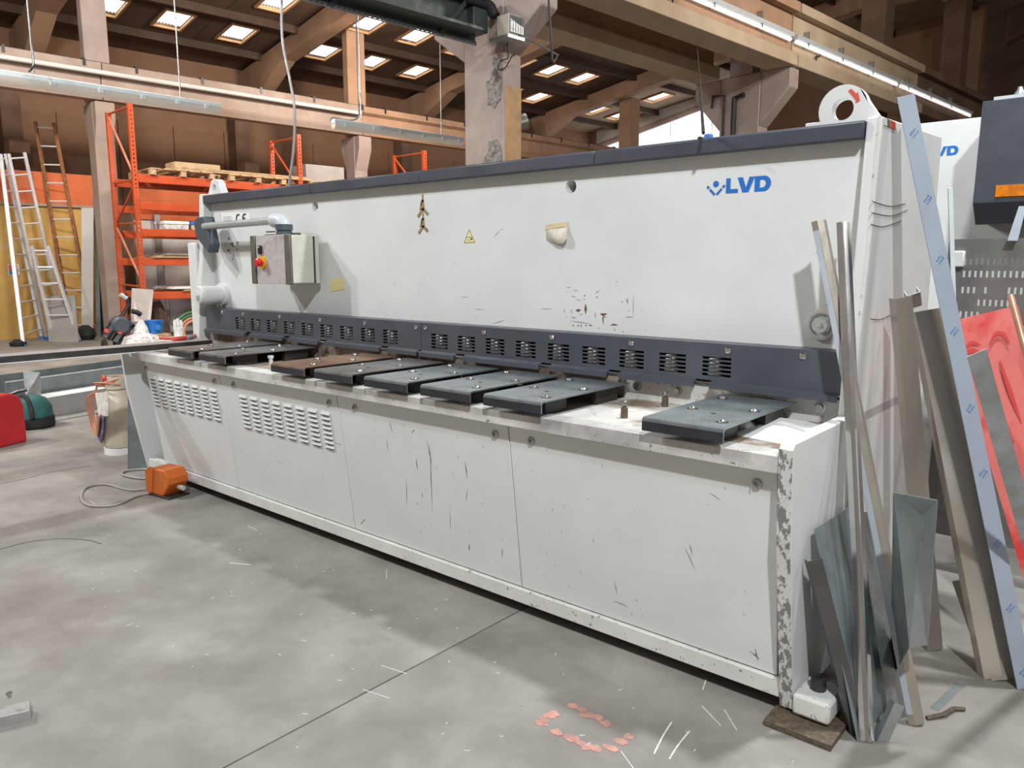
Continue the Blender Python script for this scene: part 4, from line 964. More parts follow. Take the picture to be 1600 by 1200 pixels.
# ================================================================ SECOND MACHINE (PRESS BRAKE)
pb = thing('press_brake', 'white press brake with dark hood and orange window behind the offcuts', 'machine', (0.4, 3.2, 0))
YB = 3.0; a = Wy(1440, 194, YB); zt = Wy(1484, 188, YB)[2]; xr = Wy(1532, 182, YB)[0]
obj('upper_beam', MB().box(-1.6, xr + 2.4, YB, YB + .35, .95, zt), 'paint_clean', pb, bevel=.006)
obj('frame', MB().box(-1.5, xr + 2.2, YB + .05, YB + 1.2, 0, .95), 'paint_clean', pb, bevel=.006)
YH = 2.55
hl = Wy(1527, 250, YH)[0]; ht = Wy(1540, 158, YH)[2]; hb = Wy(1530, 350, YH)[2]; hm = Wy(1530, 318, YH)[2]
hood = obj('hood', MB().prism([(YH - .02, hm), (YH, ht), (YB + .3, ht), (YB + .3, hb + .03), (YH + .10, hb)], hl, hl + 1.6), 'anthracite', pb, bevel=.004)
w0 = Wy(1557, 290, YH - .012); w1 = Wy(1557, 308, YH - .012)
obj('orange_window', MB().box(w0[0], w0[0] + .5, YH - .025, YH + .02, w1[2], w0[2]), 'orange_glass', hood, smooth=0)
dl = Wy(1479, 243, YB); hgt = Wy(1485, 228, YB)[2] - dl[2]
lvd(dl[0] - 2.04 * hgt, dl[2], hgt, YB - .0006, pb)
wk = thing('signal_lamp', 'small clear signal lamp on the dark hood', 'lamp', Wy(1585, 158, YH + .1))
c = Wy(1586, 156, YH + .15)
obj('base', MB().box(c[0] - .08, c[0] + .3, YH + .02, YH + .3, ht, ht + .02), 'light_grey_plastic', wk)
obj('dome', MB().lathe((c[0] + .02, YH + .15, ht + .02), (0, 0, 1), [(0, .028), (.03, .026), (.045, .015), (.06, .012), (.062, .004)], 14), 'galv', wk)
mb = MB().tube(spline([(c[0] + .05, YH + .15, ht + .02), (c[0] + .07, YH + .15, ht + .07), (c[0] + .12, YH + .15, ht + .06), (c[0] + .15, YH + .15, ht + .02)], 6), .003, 5)
obj('wire', mb, 'alu', wk)

# ================================================================ OVERHEAD: lamps, girder, pipes
def batten(p0, p1, label, clips, zup, m='lamp_diffuser', cables=(), grp=None):
    p0, p1 = A3(*p0), A3(*p1); d = nrm(p1 - p0); s_ = nrm(np.cross(d, (0, 0, 1))); up = np.array([0, 0, 1.0])
    t = thing('hanging_lamp', label, 'lamp', p0)
    h, w_ = .065, .065
    obj('housing', MB().bar(p0, p1, [(-w_, .0), (w_, .0), (w_ * .8, h), (-w_ * .8, h)] if np.cross(d, s_)[2] > 0 else [(-w_, 0), (-w_ * .8, -h), (w_ * .8, -h), (w_, 0)], s_), 'lamp_blue', t, bevel=.008)
    q0, q1 = p0 + d * .01, p1 - d * .01; sg = 1 if np.cross(d, s_)[2] > 0 else -1
    prof = [(w_ * .95 * math.cos(a), -sg * .075 * math.sin(a)) for a in [math.pi * k / 10 for k in range(11)]]
    if sg > 0: prof = prof[::-1]
    obj('diffuser', MB().bar(q0, q1, prof, s_), m, t, smooth=50)
    L = np.linalg.norm(p1 - p0)
    for u in clips:
        c = p0 + d * L * u
        obj('clip', MB().bar(c - d * .03, c + d * .03, [(-w_ * 1.08, -.02), (w_ * 1.08, -.02), (w_ * 1.08, .03), (-w_ * 1.08, .03)], s_), 'lamp_blue', t, bevel=.003)
    for u in cables:
        c = p0 + d * L * u + up * h
        obj('suspension_wire', MB().cyl(c, c + up * zup, .009, n=6), 'galv', t)
    return t
z1 = 3.62
batten(Wz(-60, 110, z1), Wz(343, 170, z1), 'long pale blue fluorescent batten hanging at upper left', (.30, .48, .65, .80, .93), 3.4, cables=(.24, .82))
batten(Wz(520, 193, z1), Wz(722, 221, z1), 'shorter pale blue fluorescent batten left of the spalled column', (.08, .28, .48, .66, .82, .96), 3.4, cables=(.20, .82))
zz = z1 + .05
one('lamp_cable', MB().tube(spline([Wz(45, 112, zz), Wz(52, 100, zz + .1), Wz(48, 60, zz + .5), Wz(44, 20, zz + 1.0)], 8), .012, 6), 'cable_black', 'dark cable curling down to the long hanging batten', 'cable')
one('power_cable', MB().tube(spline([Wz(517, 192, zz), Wz(520, 184, zz + .06), Wz(545, 188, zz + .03), Wz(560, 182, zz + .1), Wz(560, 150, zz + .4), Wz(556, 20, zz + 2.2)], 8), .011, 6), 'galv', 'light grey cord feeding the shorter batten', 'cable')
one('hanging_hose', MB().tube(spline([Wy(440, -20, 2.0), Wy(441, 60, 2.0), Wy(452, 120, 2.0), Wy(460, 170, 2.0), Wy(459, 230, 2.0), Wy(452, 285, 2.0), Wy(448, 320, 2.0)], 8), .013, 8), 'sheet_grey', 'long grey hose hanging down behind the left half of the shear', 'hose')
# lit tube row fixed to the crane beam over the shear
for i, (ya, yb) in enumerate(((5.6, 9.6), (9.7, 14.0), (14.1, 18.6))):
    lab = ('lit tube lamp strip on the brown crane beam, nearest of three', 'lit tube lamp strip on the crane beam, middle of three', 'lit tube lamp strip on the crane beam, farthest of three')[i]
    t = thing('tube_lamp', lab, 'lamp', BW(-5.02, ya, 4.95), 'tube lamps along the crane beam')
    obj('tray', MB(BW).box(-5.08, -4.98, ya, yb, 5.02, 5.08), 'light_grey_plastic', t, smooth=0)
    obj('tube', MB().cyl(BW(-5.03, ya + .05, 4.985), BW(-5.03, yb - .05, 4.985), .03, n=10), 'tube_lit', t)
    for k in range(3):
        obj('bracket', MB(BW).box(-5.085, -5.0, ya + .4 + k * 1.3, ya + .44 + k * 1.3, 4.97, 5.20), 'galv', t, smooth=0)
    obj('droop_wire', MB().tube(spline([BW(-5.06, ya + 1, 5.0), BW(-5.06, ya + .95, 4.93), BW(-5.05, ya + .8, 4.90), BW(-5.05, ya + .82, 4.84)], 6), .012, 5), 'cable_black', t)
# dark green steel girder of the gantry near the column
g0, g1 = Bz(400, -18, 4.0), Bz(747, 66, 4.0)
gx = (g0[0] + g1[0]) / 2
gt = thing('steel_girder', 'dark green steel girder with a perforated edge at the top', 'girder', BW(gx, g1[1], 4.0))
gy0, gy1 = -1.0, min(g1[1], 3.80)
obj('web', MB(BW).box(gx - .02, gx + .01, gy0, gy1, 4.0, 4.42), 'green_steel', gt, smooth=0)
obj('top_flange', MB(BW).box(gx - .15, gx + .20, gy0, gy1, 4.42, 4.46), 'green_steel', gt, smooth=0)
obj('bottom_flange', MB(BW).box(gx - .01, gx + .28, gy0, gy1 - .1, 4.06, 4.09), 'green_steel', gt, smooth=0)
# perforated angle along the lower edge: real holes
nx_ = 60; xs = [gy0]; y_ = gy1 - .03; ev = []
for k in range(nx_): ev += [y_ - .030, y_]; y_ -= .06
xs = sorted([gy0] + ev + [gy1]); zs = [3.965, 3.978, 3.998, 4.012]
sk = {(i, 1) for i in range(1, len(xs) - 1, 2)}
mb = MB(lambda a, b_, c: BW(gx + .03 + (b_), a, c)); mb.holes(xs, zs, sk, 0, .004)
obj('perforated_angle', mb, 'angle_grey', gt, smooth=0)
for yy in (gy1 - .55, gy1 - 1.9):
    obj('brace', MB().bar(BW(gx + .05, yy, 4.0), BW(gx + .10, yy + .42, 4.5), [(0, 0), (.05, 0), (.05, .006), (0, .006)], BYV), 'green_steel', gt, smooth=0)
obj('end_bracket', MB(BW).box(gx - .1, gx + .12, gy1 - .12, gy1 + .1, 4.1, 4.35), 'green_steel', gt, bevel=.01)
obj('hose_coupling', MB().tube(spline([BW(gx + .1, gy1 - .2, 4.42), BW(gx + .12, gy1 + .1, 4.40), BW(gx + .15, gy1 + .14, 4.33), BW(gx + .18, gy1 + .16, 4.28)], 6), .06, 12), 'bag_black', gt)
c = Bz(800, 60, 4.0); 
hb_ = thing('beige_unit', 'beige electric box with cooling fins beside the girder end', 'electric box', BW(*c))
obj('case', MB(BW).box(c[0] - .14, c[0] + .05, c[1] - .10, c[1] + .12, 4.02, 4.24), 'beige_box', hb_, bevel=.008)
obj('base_plate', MB(BW).box(c[0] - .24, c[0] + .06, c[1] - .12, c[1] + .14, 3.985, 4.018), 'galv', hb_, smooth=0)
for k in range(8): obj('fin', MB(BW).box(c[0] + .05, c[0] + .075, c[1] - .09 + k * .026, c[1] - .08 + k * .026, 4.04, 4.22), 'galv', hb_, smooth=0)
one('bent_rod', MB().tube([BW(c[0] + .06, c[1] + .05, 4.04)] + [BW(*Bz(u, v, z)) for u, v, z in ((872, 86, 4.0), (866, 97, 3.96))], .012, 8), 'galv', 'thin bent metal rod sticking out from the beige box', 'rod')
one('hanging_rod', MB().tube([BW(*Bx(857, -8, -4.955)), BW(*Bx(863, 96, -4.955))], .012, 6), 'scooter_black', 'thin black rod hanging in front of the brown crane beam', 'rod')
one('coiled_wire', MB().tube(spline([PL(788, 20, BYV, 3.985), PL(792, 70, BYV, 3.985), PL(794, 90, BYV, 3.985), PL(782, 95, BYV, 3.985), PL(779, 108, BYV, 3.985), PL(790, 105, BYV, 3.985), PL(800, 88, BYV, 3.985), PL(806, 85, BYV, 3.985)], 8), .006, 6), 'cable_black', 'black wire looped down the face of the spalled column', 'wire')
# pipes on the second column
yc = 9.75 - .27
one('black_pipe', MB().tube(spline([BW(*(Bx(1158, 210, -5.9) * [1, 0, 1] + [0, yc - .05, 0])), BW(-5.95, yc - .05, 4.18), BW(-5.9, yc - .05, 4.28), BW(-5.55, yc - .05, 4.30)], 3) if False else [BW(-5.95, yc + .06, 0), BW(-5.95, yc + .06, 4.25), BW(-5.78, yc + .06, 4.27)], .045, 8), 'cable_black', 'thick black pipe up the middle of the bracketed column', 'pipe')
one('thin_pipe', MB().tube([BW(-6.17, yc + .09, 0), BW(-6.17, yc + .09, 4.32), BW(-6.38, yc + .09, 4.34), BW(-6.40, yc + .09, 4.15)], .022, 8), 'dark_steel', 'thinner black pipe on the left edge of the bracketed column', 'pipe')
one('drop_cable', MB().tube([BW(*Bx(1089, 66, -6.40)), Wz(1099, 208, 2.03)], .007, 6), 'cable_black', 'thin black cable dropping to the valve block behind the shear top', 'cable')
vb = thing('valve_block', 'small blue topped valve block on the rear of the shear top', 'valve', (-.9, 1.2, 2.012))
v0 = Wz(1108, 208, 2.06)
obj('bar', MB().box(v0[0] - .16, v0[0] + .14, v0[1] - .01, v0[1] + .03, 2.012, 2.03), 'galv', vb, bevel=.004)
obj('coil', MB().box(v0[0] - .02, v0[0] + .012, v0[1] - .01, v0[1] + .02, 2.03, 2.058), 'blue_print', vb, bevel=.006)
obj('plug', MB().box(v0[0] - .05, v0[0] - .03, v0[1] - .01, v0[1] + .02, 2.03, 2.05), 'slate_plastic', vb, bevel=.004)

# ================================================================ PALLET RACK
rk = thing('pallet_rack', 'orange pallet rack with five beam levels behind the shear', 'rack', BW(-13.1, 2.2, 0))
XF, XB = -14.0, -15.2; FR = (2.69, 6.0, 9.3)
def perf_post(x, y, ztop):
    mb = MB(BW); w_, d = .085, .07
    zs = [0.0]; z = .25; 
    while z < ztop - .1: zs += [z, z + .03]; z += .075
    zs.append(ztop)
    # perforated front skin with a row of holes, plus side walls
    xs = [y - w_ / 2, y - .012, y + .012, y + w_ / 2]
    sk = {(1, j) for j in range(1, len(zs) - 1, 2)}
    T = lambda a, b_, c: BW(x + b_, a, c)
    m2 = MB(T); m2.holes(xs, zs, sk, 0, .006)
    m2.box(y - w_ / 2, y - w_ / 2 + .006, -d, 0, 0, ztop); m2.box(y + w_ / 2 - .006, y + w_ / 2, -d, 0, 0, ztop)
    return m2
for i, yy in enumerate(FR):
    zt_ = (4.37, 4.2, 4.2)[i]
    for x in (XF, XB):
        p = obj('rack_post', perf_post(x, yy, zt_), 'rack_orange', rk, smooth=0)
        obj('foot_plate', MB(BW).box(x - .11, x + .05, yy - .08, yy + .08, 0, .01), 'rack_orange', p, smooth=0)
    zz = zt_ - .02; k = 0
    for zr in (zt_ - .05, 3.04, 2.27, 1.11, .25):
        obj('brace', MB().cyl(BW(XF - .04, yy, zr), BW(XB, yy, zr + .02), .02, n=6), 'rack_orange', rk)
    for a, b_ in (((XB, zt_ - .1), (XF - .04, 3.09)), ((XF - .04, 2.98), (XB, 2.32)), ((XB, 2.21), (XF - .04, 1.2)), ((XF - .04, 1.06), (XB, .3))):
        obj('diagonal_brace', MB().cyl(BW(a[0], yy, a[1]), BW(b_[0], yy, b_[1]), .022, n=6), 'rack_pink' if i == 0 and a[0] == XB else 'rack_orange', rk)
LV = (3.0, 2.51, 2.03, 1.50, .87)
for s_ in range(2):
    for z in LV:
        for x in (XF, XB):
            b0 = obj('beam', MB(BW).box(x - .06, x - .005, FR[s_] + .045, FR[s_ + 1] - .045, z, z + (.14 if z < 2.8 else .15)), 'rack_orange', rk, bevel=.008)
lbp = obj('shelf_label', MB(BW).box(XF - .004, XF, 3.94, 4.24, .91, .99), 'sticker_white', rk, smooth=0)
def pallet(y0, z, label, ln_=1.2):
    t = thing('wood_pallet', label, 'pallet', BW(-14.55, y0, z), 'pallets on the orange rack')
    for k in range(5): obj('top_board', MB(BW).box(-15.15, -13.95, y0 + k * (ln_ / 5), y0 + k * (ln_ / 5) + ln_ / 5 - .05, z + .10, z + .122), 'pallet_wood', t, smooth=0)
    for k in range(3):
        yb_ = y0 + k * (ln_ - .10) / 2
        for x in (-15.15, -14.6, -14.08): obj('block', MB(BW).box(x, x + .12, yb_, yb_ + .10, z + .02, z + .10), 'pallet_wood', t, smooth=0)
        obj('bottom_board', MB(BW).box(-15.15, -13.95, yb_, yb_ + .10, z, z + .02), 'pallet_wood', t, smooth=0)
pallet(2.95, 3.152, 'wood pallet on the top rack level, nearest the camera')
pallet(4.45, 3.152, 'wood pallet in the middle of the first top rack bay')
pallet(6.2, 3.152, 'wood pallet on the top rack level past the second post')
t = thing('plank_stack', 'long pale boards lying over the top pallets', 'boards', BW(-14.4, 3.3, 3.275))
for k in range(4): obj('board', MB(BW).box(-14.3 + .16 * (k % 2), -14.16 + .16 * (k % 2), 3.3 + .1 * k, 6.3 - .05 * k, 3.276 + .035 * (k // 2), 3.306 + .035 * (k // 2)), 'pallet_wood', t, smooth=0)
one('wood_crate', MB(BW).box(-15.0, -14.5, 3.6, 4.5, 3.276, 3.49), 'cardboard', 'small brown crate at the back of the top rack level', 'crate', bevel=.01)
for i, (ya, yb, m_) in enumerate(((3.15, 3.6, 'sticker_white'), (3.66, 4.1, 'blue_plastic'), (4.16, 4.6, 'blue_plastic'), (4.66, 5.1, 'blue_plastic'))):
    lab = ('white lidded box on the third rack level', 'blue lidded carton on the third rack level, leftmost of three', 'blue lidded carton on the third rack level, middle of three', 'blue lidded carton on the third rack level, rightmost of three')[i]
    t = thing('storage_box', lab, 'box', BW(-14.2, ya, 2.175), 'cartons on the third rack level')
    obj('carton', MB(BW).box(-14.5, -14.01, ya, yb, 2.175, 2.27), 'cardboard' if i else 'clear_bag', t, bevel=.005)
    obj('lid', MB(BW).box(-14.51, -14.0, ya - .01, yb + .01, 2.27, 2.33), m_, t, bevel=.006)
for i, (z, ya, yb, m_, lab) in enumerate(((1.645, 2.9, 5.8, 'pallet_wood', 'stack of thin boards on the fourth rack level'), (1.69, 3.1, 5.9, 'sheet_grey', 'grey sheets lying on the boards of the fourth rack level'), (1.012, 3.4, 5.8, 'pallet_wood', 'brown board on the lowest rack level'), (1.056, 3.2, 5.9, 'sticker_white', 'white panels lying on the lowest rack level'))):
    t = thing('flat_stack', lab, 'sheets', BW(-14.4, ya, z))
    for k in range(3): obj('sheet', MB(BW).box(-15.0, -13.98 - .01 * k, ya + .03 * k, yb - .05 * k, z + .014 * k, z + .012 + .014 * k), m_, t, smooth=0)
# pallets of stock behind on level 2
one('grey_cabinet', MB(BW).box(-15.0, -14.3, 6.3, 7.25, 3.276, 3.66), 'sheet_grey', 'grey metal cabinet standing on the rack past the second post', 'cabinet', bevel=.01)

# ================================================================ LADDERS AND WALL THINGS
def ladder(name, label, rails, n, m, mr, r=.032, rung=.016, feet=None, skip=0):
    (a0, a1), (b0, b1) = rails; a0, a1, b0, b1 = map(lambda p: A3(*p), (a0, a1, b0, b1))
    t = thing(name, label, 'ladder', (a0 + b0) / 2)
    for p, q in ((a0, a1), (b0, b1)): obj('rail', MB().bar(p, q, [(-.026, -r), (.026, -r), (.026, r), (-.026, r)], nrm(b0 - a0)), m, t, bevel=.004)
    for k in range(n):
        u = (k + .7) / n; obj('rung', MB().cyl(a0 + (a1 - a0) * u, b0 + (b1 - b0) * u, rung, n=8), mr, t)
    if feet:
        for p, q in ((a0, a1), (b0, b1)): obj('foot', MB().bar(p, p + (q - p) * .02, [(-.03, -.04), (.03, -.04), (.03, .04), (-.03, .04)], nrm(b0 - a0)), feet, t)
    return t
WXL = -16.7
def lean(u0, v0, u1, v1, xtop=WXL): return Wz(u0, v0, 0), BW(*Bx(u1, v1, xtop))
ladder('aluminium_ladder', 'aluminium ladder section at the back, narrow top at the left edge', (lean(37, 541, 1, 241, -16.55), lean(66, 530, 9, 240, -16.55)), 12, 'alu', 'alu', feet='blue_print')
ladder('aluminium_ladder', 'wide tall front section of the aluminium ladder on the yellow wall', (lean(73, 531, 13, 240, -16.2), lean(103, 529, 38, 238, -16.2)), 12, 'alu', 'alu', feet='blue_print')
ladder('aluminium_ladder', 'short outer leg section of the aluminium ladder on the right', (lean(84, 534, 50, 384, -16.0), lean(124, 534, 75, 384, -16.0)), 6, 'alu', 'alu', feet='blue_print')
ladder('wooden_ladder', 'old brown wooden ladder leaning on the yellow wall', (lean(113, 527, 55, 190, -17.2), lean(149, 527, 84, 192, -17.2)), 12, 'ladder_wood', 'alu')
fe_ = thing('fire_extinguisher', 'red fire extinguisher on the floor behind the aluminium ladder', 'extinguisher', Wz(33, 529, 0))
c = Wz(33, 527, 0)
obj('cylinder', MB().lathe(c + [0, 0, .25], (0, 0, 1), [(0, .09), (.02, .10), (.52, .10), (.58, .07), (.62, .03)], 18), 'extinguisher_red', fe_)
obj('valve', MB().lathe(c + [0, 0, .87], (0, 0, 1), [(0, .03), (.05, .03), (.06, .05), (.08, .05)], 10), 'scooter_black', fe_)
obj('hose', MB().tube(spline([c + [0, 0, .93], c + [.1, .16, .95], c + [.14, .22, .6], c + [.12, .2, .3]], 6), .015, 6), 'scooter_black', fe_)
obj('bracket', MB().box(c[0] - .06, c[0] + .06, c[1] - .06, c[1] + .06, 0, .26), 'dark_steel', fe_)
s0 = Bx(12, 413, -17.39); s1 = Bx(31, 430, -17.39)
sg = thing('safety_sign', 'small red white and blue sign on the yellow wall', 'sign', BW(*s0))
obj('board', MB(BW).box(-17.4, -17.385, s0[1], s1[1], s1[2], s0[2]), 'sticker_white', sg, smooth=0)
zm = (s0[2] + s1[2]) / 2 - .02
obj('red_field', MB(BW).box(-17.385, -17.381, s0[1] + .01, s1[1] - .01, zm, s0[2] - .01), 'flag_red', sg, smooth=0)
obj('blue_field', MB(BW).box(-17.385, -17.381, s0[1] + .01, s0[1] + .16, s1[2] + .01, zm), 'blue_plastic', sg, smooth=0)
obj('white_mark', MB(BW).box(-17.381, -17.378, s0[1] + .13, s0[1] + .21, zm + .05, zm + .08).box(-17.381, -17.378, s0[1] + .16, s0[1] + .19, zm + .02, zm + .12), 'sticker_white', sg, smooth=0)
def standup(name, u0, v0, u1, v1, wpx, m, label, d=.0, t_=.02, cat='offcut'):
    """strip standing on the floor: foot pixel, top pixel, width in pixels"""
    a, b_ = Wz(u0, v0, 0), Wz(u0 + wpx, v0, 0); e = BW(*Bx(u1, v1, Bz(u0, v0, 0)[0] - d)); w_ = b_ - a
    return one(name, MB().sheet([a, b_, e + w_, e], t_), m, label, cat, smooth=0)
standup('tall_strip', 152, 527, 146, 308, 6, 'galv_blue', 'tall pale green steel strip standing against the white column')
standup('dark_strip', 157, 525, 158, 384, 7, 'dark_steel', 'dark steel strip standing right of the tall pale strip')
standup('short_strip', 147, 520, 141, 447, 5, 'slate_plastic', 'short black strip beside the foot of the wooden ladder')
standup('grey_board', 77, 535, 71, 462, 47, 'sheet_grey', 'grey sheet standing behind the aluminium ladder', .25, cat='sheet')
standup('white_board', 128, 527, 128, 325, 18, 'wall_white', 'white board standing between the wooden ladder and the column', -.35, cat='panel')
one('dark_bundle', MB().lathe(Wz(135, 531, 0), (0, 0, 1), [(0, .14), (.10, .19), (.22, .16), (.30, .06)], 9), 'bag_black', 'dark bundle on the floor behind the wooden ladder foot', 'bundle')
yb = thing('yellow_black_tool', 'small black and yellow thing at the left ladder foot', 'tool', Wz(26, 540, 0))
obj('body', MB().lathe(Wz(29, 541, 0), (0, 0, 1), [(0, .13), (.07, .15), (.13, .05)], 9), 'bag_black', yb)
obj('yellow_end', MB().lathe(Wz(22, 541, 0), (0, 0, 1), [(0, .05), (.05, .06), (.08, .02)], 8), 'yellow_button', yb)
# scooter, sheet and clutter on the floor past the table
def P12(u, v, X=-13.4): return BW(*Bx(u, v, X))
sc = thing('kick_scooter', 'folded black scooter with red lamps on the floor by the rack', 'scooter', Wz(190, 545, 0))
XS = -13.4
obj('stem', MB().tube([P12(230, 465 + 40, XS), P12(205, 475, XS), P12(193, 455, XS)] if False else [P12(183, 505, XS), P12(201, 477, XS), P12(196, 459, XS)], .03, 8), 'scooter_black', sc)
obj('deck', MB().tube([P12(164, 528, XS), P12(178, 508, XS), P12(192, 498, XS)], .085, 8), 'scooter_black', sc)
obj('rear_deck', MB().tube([P12(180, 535, XS), P12(192, 517, XS), P12(206, 505, XS)], .085, 8), 'scooter_black', sc)
obj('motor', MB().lathe(P12(187, 508, XS), BXV, [(-.12, .12), (-.08, .16), (.08, .16), (.12, .12)], 14), 'slate_plastic', sc)
obj('handle', MB().tube([P12(206, 486, XS), P12(214, 488, XS), P12(220, 492, XS)], .045, 8), 'scooter_black', sc)
obj('grip', MB().tube([P12(188, 460, XS), P12(198, 466, XS)], .04, 8), 'light_grey_plastic', sc)
for u, v in ((166, 517), (187, 519)): obj('red_lamp', MB().lathe(P12(u, v, XS + .09), BXV, [(0, .04), (.03, .035)], 10), 'flag_red', sc)
for u, v in ((163, 535), (182, 539)):
    q = P12(u, v, XS); obj('wheel', MB().lathe((q[0], q[1], .12), BYV, [(-.03, .10), (0, .12), (.03, .10)], 14), 'bag_black', sc)
one('leaning_sheet', MB().sheet([P12(206, 450, -13.9), P12(240, 453, -13.9), Wz(231, 549, 0), Wz(203, 550, 0)], .02), 'sheet_grey', 'grey steel sheet leaning behind the scooter', 'sheet', smooth=0)
bk = thing('blue_bucket', 'blue plastic bucket behind the far table end', 'bucket', Wz(242, 533, 0))
c = P12(242, 521, -13.2)
one('wood_block', MB().box(c[0] - .2, c[0] + .2, c[1] - .2, c[1] + .2, 0, c[2]), 'pallet_wood', 'wooden block under the blue bucket', 'block', bevel=.01)
obj('bucket', MB().lathe(c, (0, 0, 1), [(0, .12), (.01, .125), (.22, .155), (.235, .165), (.235, .15), (.03, .115)], 20), 'blue_plastic', bk)
obj('handle', MB().lathe(c + np.array([.16, -.02, .12]), nrm((1, -.3, 0)), [(0, .05), (.06, .05)], 10), 'blue_plastic', bk)
one('plastic_wrap', MB().lathe(P12(222, 530, -13.1), (0, 0, 1), [(-.1, .34), (.05, .28), (.10, .13), (.22, .10), (.34, .03)], 9), 'clear_bag', 'crumpled clear plastic wrap left of the blue bucket', 'wrap', smooth=20)
one('brown_sack', MB().lathe(Wz(247, 538, 0), (0, 0, 1), [(0, .25), (.4, .24), (.75, .14), (.98, .02)], 9), 'sack_brown', 'dark brown sack behind the blue bucket', 'sack')
q_ = P12(279, 520, -12.2)
one('white_crate', MB().box(q_[0] - .25, q_[0] + .25, q_[1] - .3, q_[1] + .3, 0, .30), 'sticker_white', 'white crate carrying the work glove', 'crate', bevel=.01)
gl = thing('work_glove', 'grey white work glove standing behind the table end', 'glove', Wz(279, 540, 0))
c = P12(279, 520, -12.2); c[2] = .30
obj('palm', MB().lathe(c, (0, 0, 1), [(0, .07), (.08, .075), (.16, .08)], 12), 'glove_white', gl)
for k, hgt_ in enumerate((.16, .18, .15)):
    q = c + np.array([-.02, 1, 0]) * (-.05 + .05 * k); obj('finger', MB().lathe(q + [0, 0, .14], (0, 0, 1), [(0, .035), (hgt_ * .7, .034), (hgt_, .018)], 10), 'glove_white', gl)
rl = thing('hose_reel', 'green and orange hose coil beside the left upright', 'hose', P12(292, 520, -12.4))
c = P12(303, 512, -12.4); c[2] = .37
for k, (r_, m_) in enumerate(((.33, 'hose_green'), (.28, 'hose_green'), (.23, 'hose_orange'), (.18, 'hose_orange'))):
    obj('coil', MB().tube([c + r_ * (math.cos(a) * BYV + math.sin(a) * np.array([0, 0, 1])) for a in [2 * math.pi * i / 24 for i in range(25)]], .024, 8), m_, rl)

# ================================================================ LEFT FOREGROUND
pr = thing('propane_bottle', 'cream gas bottle with hose and rags beside the machine', 'gas bottle', Wz(190, 712, 0))
c = Wz(191, 706, 0)
obj('cylinder', MB().lathe(c, (0, 0, 1), [(.05, .10), (.06, .125), (.09, .135), (.42, .135), (.49, .11), (.54, .05), (.55, .03)], 26), 'propane', pr)
obj('foot_ring', MB().lathe(c, (0, 0, 1), [(0, .13), (.055, .13), (.055, .12), (0.002, .12)], 26), 'sticker_white', pr)
obj('collar', MB().lathe(c + [0, 0, .53], (0, 0, 1), [(0, .085), (.10, .085), (.10, .078), (.01, .078)], 20), 'propane', pr)
obj('valve', MB().lathe(c + [0, 0, .54], (0, 0, 1), [(0, .022), (.06, .022), (.065, .035), (.09, .035)], 10), 'galv', pr)
obj('regulator', MB().lathe(c + [.0, -.08, .62], (0, -1, .2), [(0, .018), (.02, .026), (.03, .018)], 12), 'flag_red', pr)
hz = MB()
for k in range(3):
    r_ = .075 + .018 * k; cc = c + np.array([-.01 * k, -.05, .60 - .022 * k])
    hz.tube([cc + r_ * np.array([math.cos(a), math.sin(a), .35 * math.sin(a + k * 1.3)]) for a in [2 * math.pi * i / 20 for i in range(21)]], .0065, 6)
for k in range(4):
    hz.tube(spline([c + [-.06, -.13, .56 - .02 * k], c + [-.115 - .028 * k, -.14 - .006 * k, .44], c + [-.13 - .022 * k, -.145, .30 - .03 * k], c + [-.05, -.16, .22 - .02 * k], c + [.0 + .01 * k, -.165, .33]], 6), .0065, 6)
obj('hose', hz, 'hose_orange', pr)
obj('white_rag', MB().sheet([c + [-.07, -.145, .50], c + [.12, -.13, .53], c + [.13, -.14, .34], c + [-.02, -.15, .30]], .01), 'cloth_white', pr, smooth=0)
obj('blue_rag', MB().sheet([c + [-.08, -.145, .34], c + [.08, -.15, .33], c + [.03, -.155, .16], c + [-.01, -.155, .10], c + [-.07, -.15, .13]], .01), 'cloth_blue', pr, smooth=0)
leansheet('end_sheet', Wx(200, 560, -4.95), Wx(245, 560, -4.95), Wz(245, 735, 0), Wz(200, 735, 0), 'galv_blue', 'blue grey sheet standing against the far end of the shear', .004)
rc = thing('red_case', 'red plastic tool case standing at the left edge', 'case', Wz(15, 690, 0))
c = Wz(22, 688, 0)
def CT(a, b_, z):
    d_ = nrm(Wz(0, 694, 0) - Wz(34, 686, 0)); e_ = np.array([-d_[1], d_[0], 0]); e_ = e_ if e_ @ (np.array([0, 1, 0])) > 0 else -e_
    return c + d_ * a + e_ * b_ + np.array([0, 0, z])
obj('shell', MB(CT).prism([(0, 0), (0, .32), (.03, .40), (.10, .44), (.34, .44), (.42, .40), (.45, .32), (.45, 0)], 0, .16, 'y'), 'case_red', rc, bevel=.02, seg=3)
obj('rib', MB(CT).prism([(.17, .06), (.17, .34), (.30, .34), (.30, .06)], -.008, 0, 'y'), 'case_red', rc, bevel=.004)
obj('lid_edge', MB(CT).box(-.006, .456, .075, .085, .005, .37), 'extinguisher_red', rc, smooth=0)
obj('latch', MB(CT).box(.36, .44, -.02, 0, .12, .18), 'bag_black', rc, bevel=.006)
bgp = thing('tool_bag', 'teal and black tool bag beside the red case', 'bag', Wz(57, 668, 0))
c = Wz(54, 667, 0)
obj('base', MB().lathe(c, (0, 0, 1), [(0, .16), (.02, .175), (.10, .175), (.11, .16)], 14), 'bag_black', bgp)
obj('body', MB().lathe(c + [0, 0, .10], (0, 0, 1), [(0, .165), (.10, .16), (.17, .12), (.20, .06)], 14), 'bag_teal', bgp)
obj('strap', MB().tube([c + np.array([.165 * math.cos(a), -.06, .11 + .19 * math.sin(a)]) for a in [math.pi * i / 12 for i in range(13)]], .022, 8), 'bag_black', bgp)
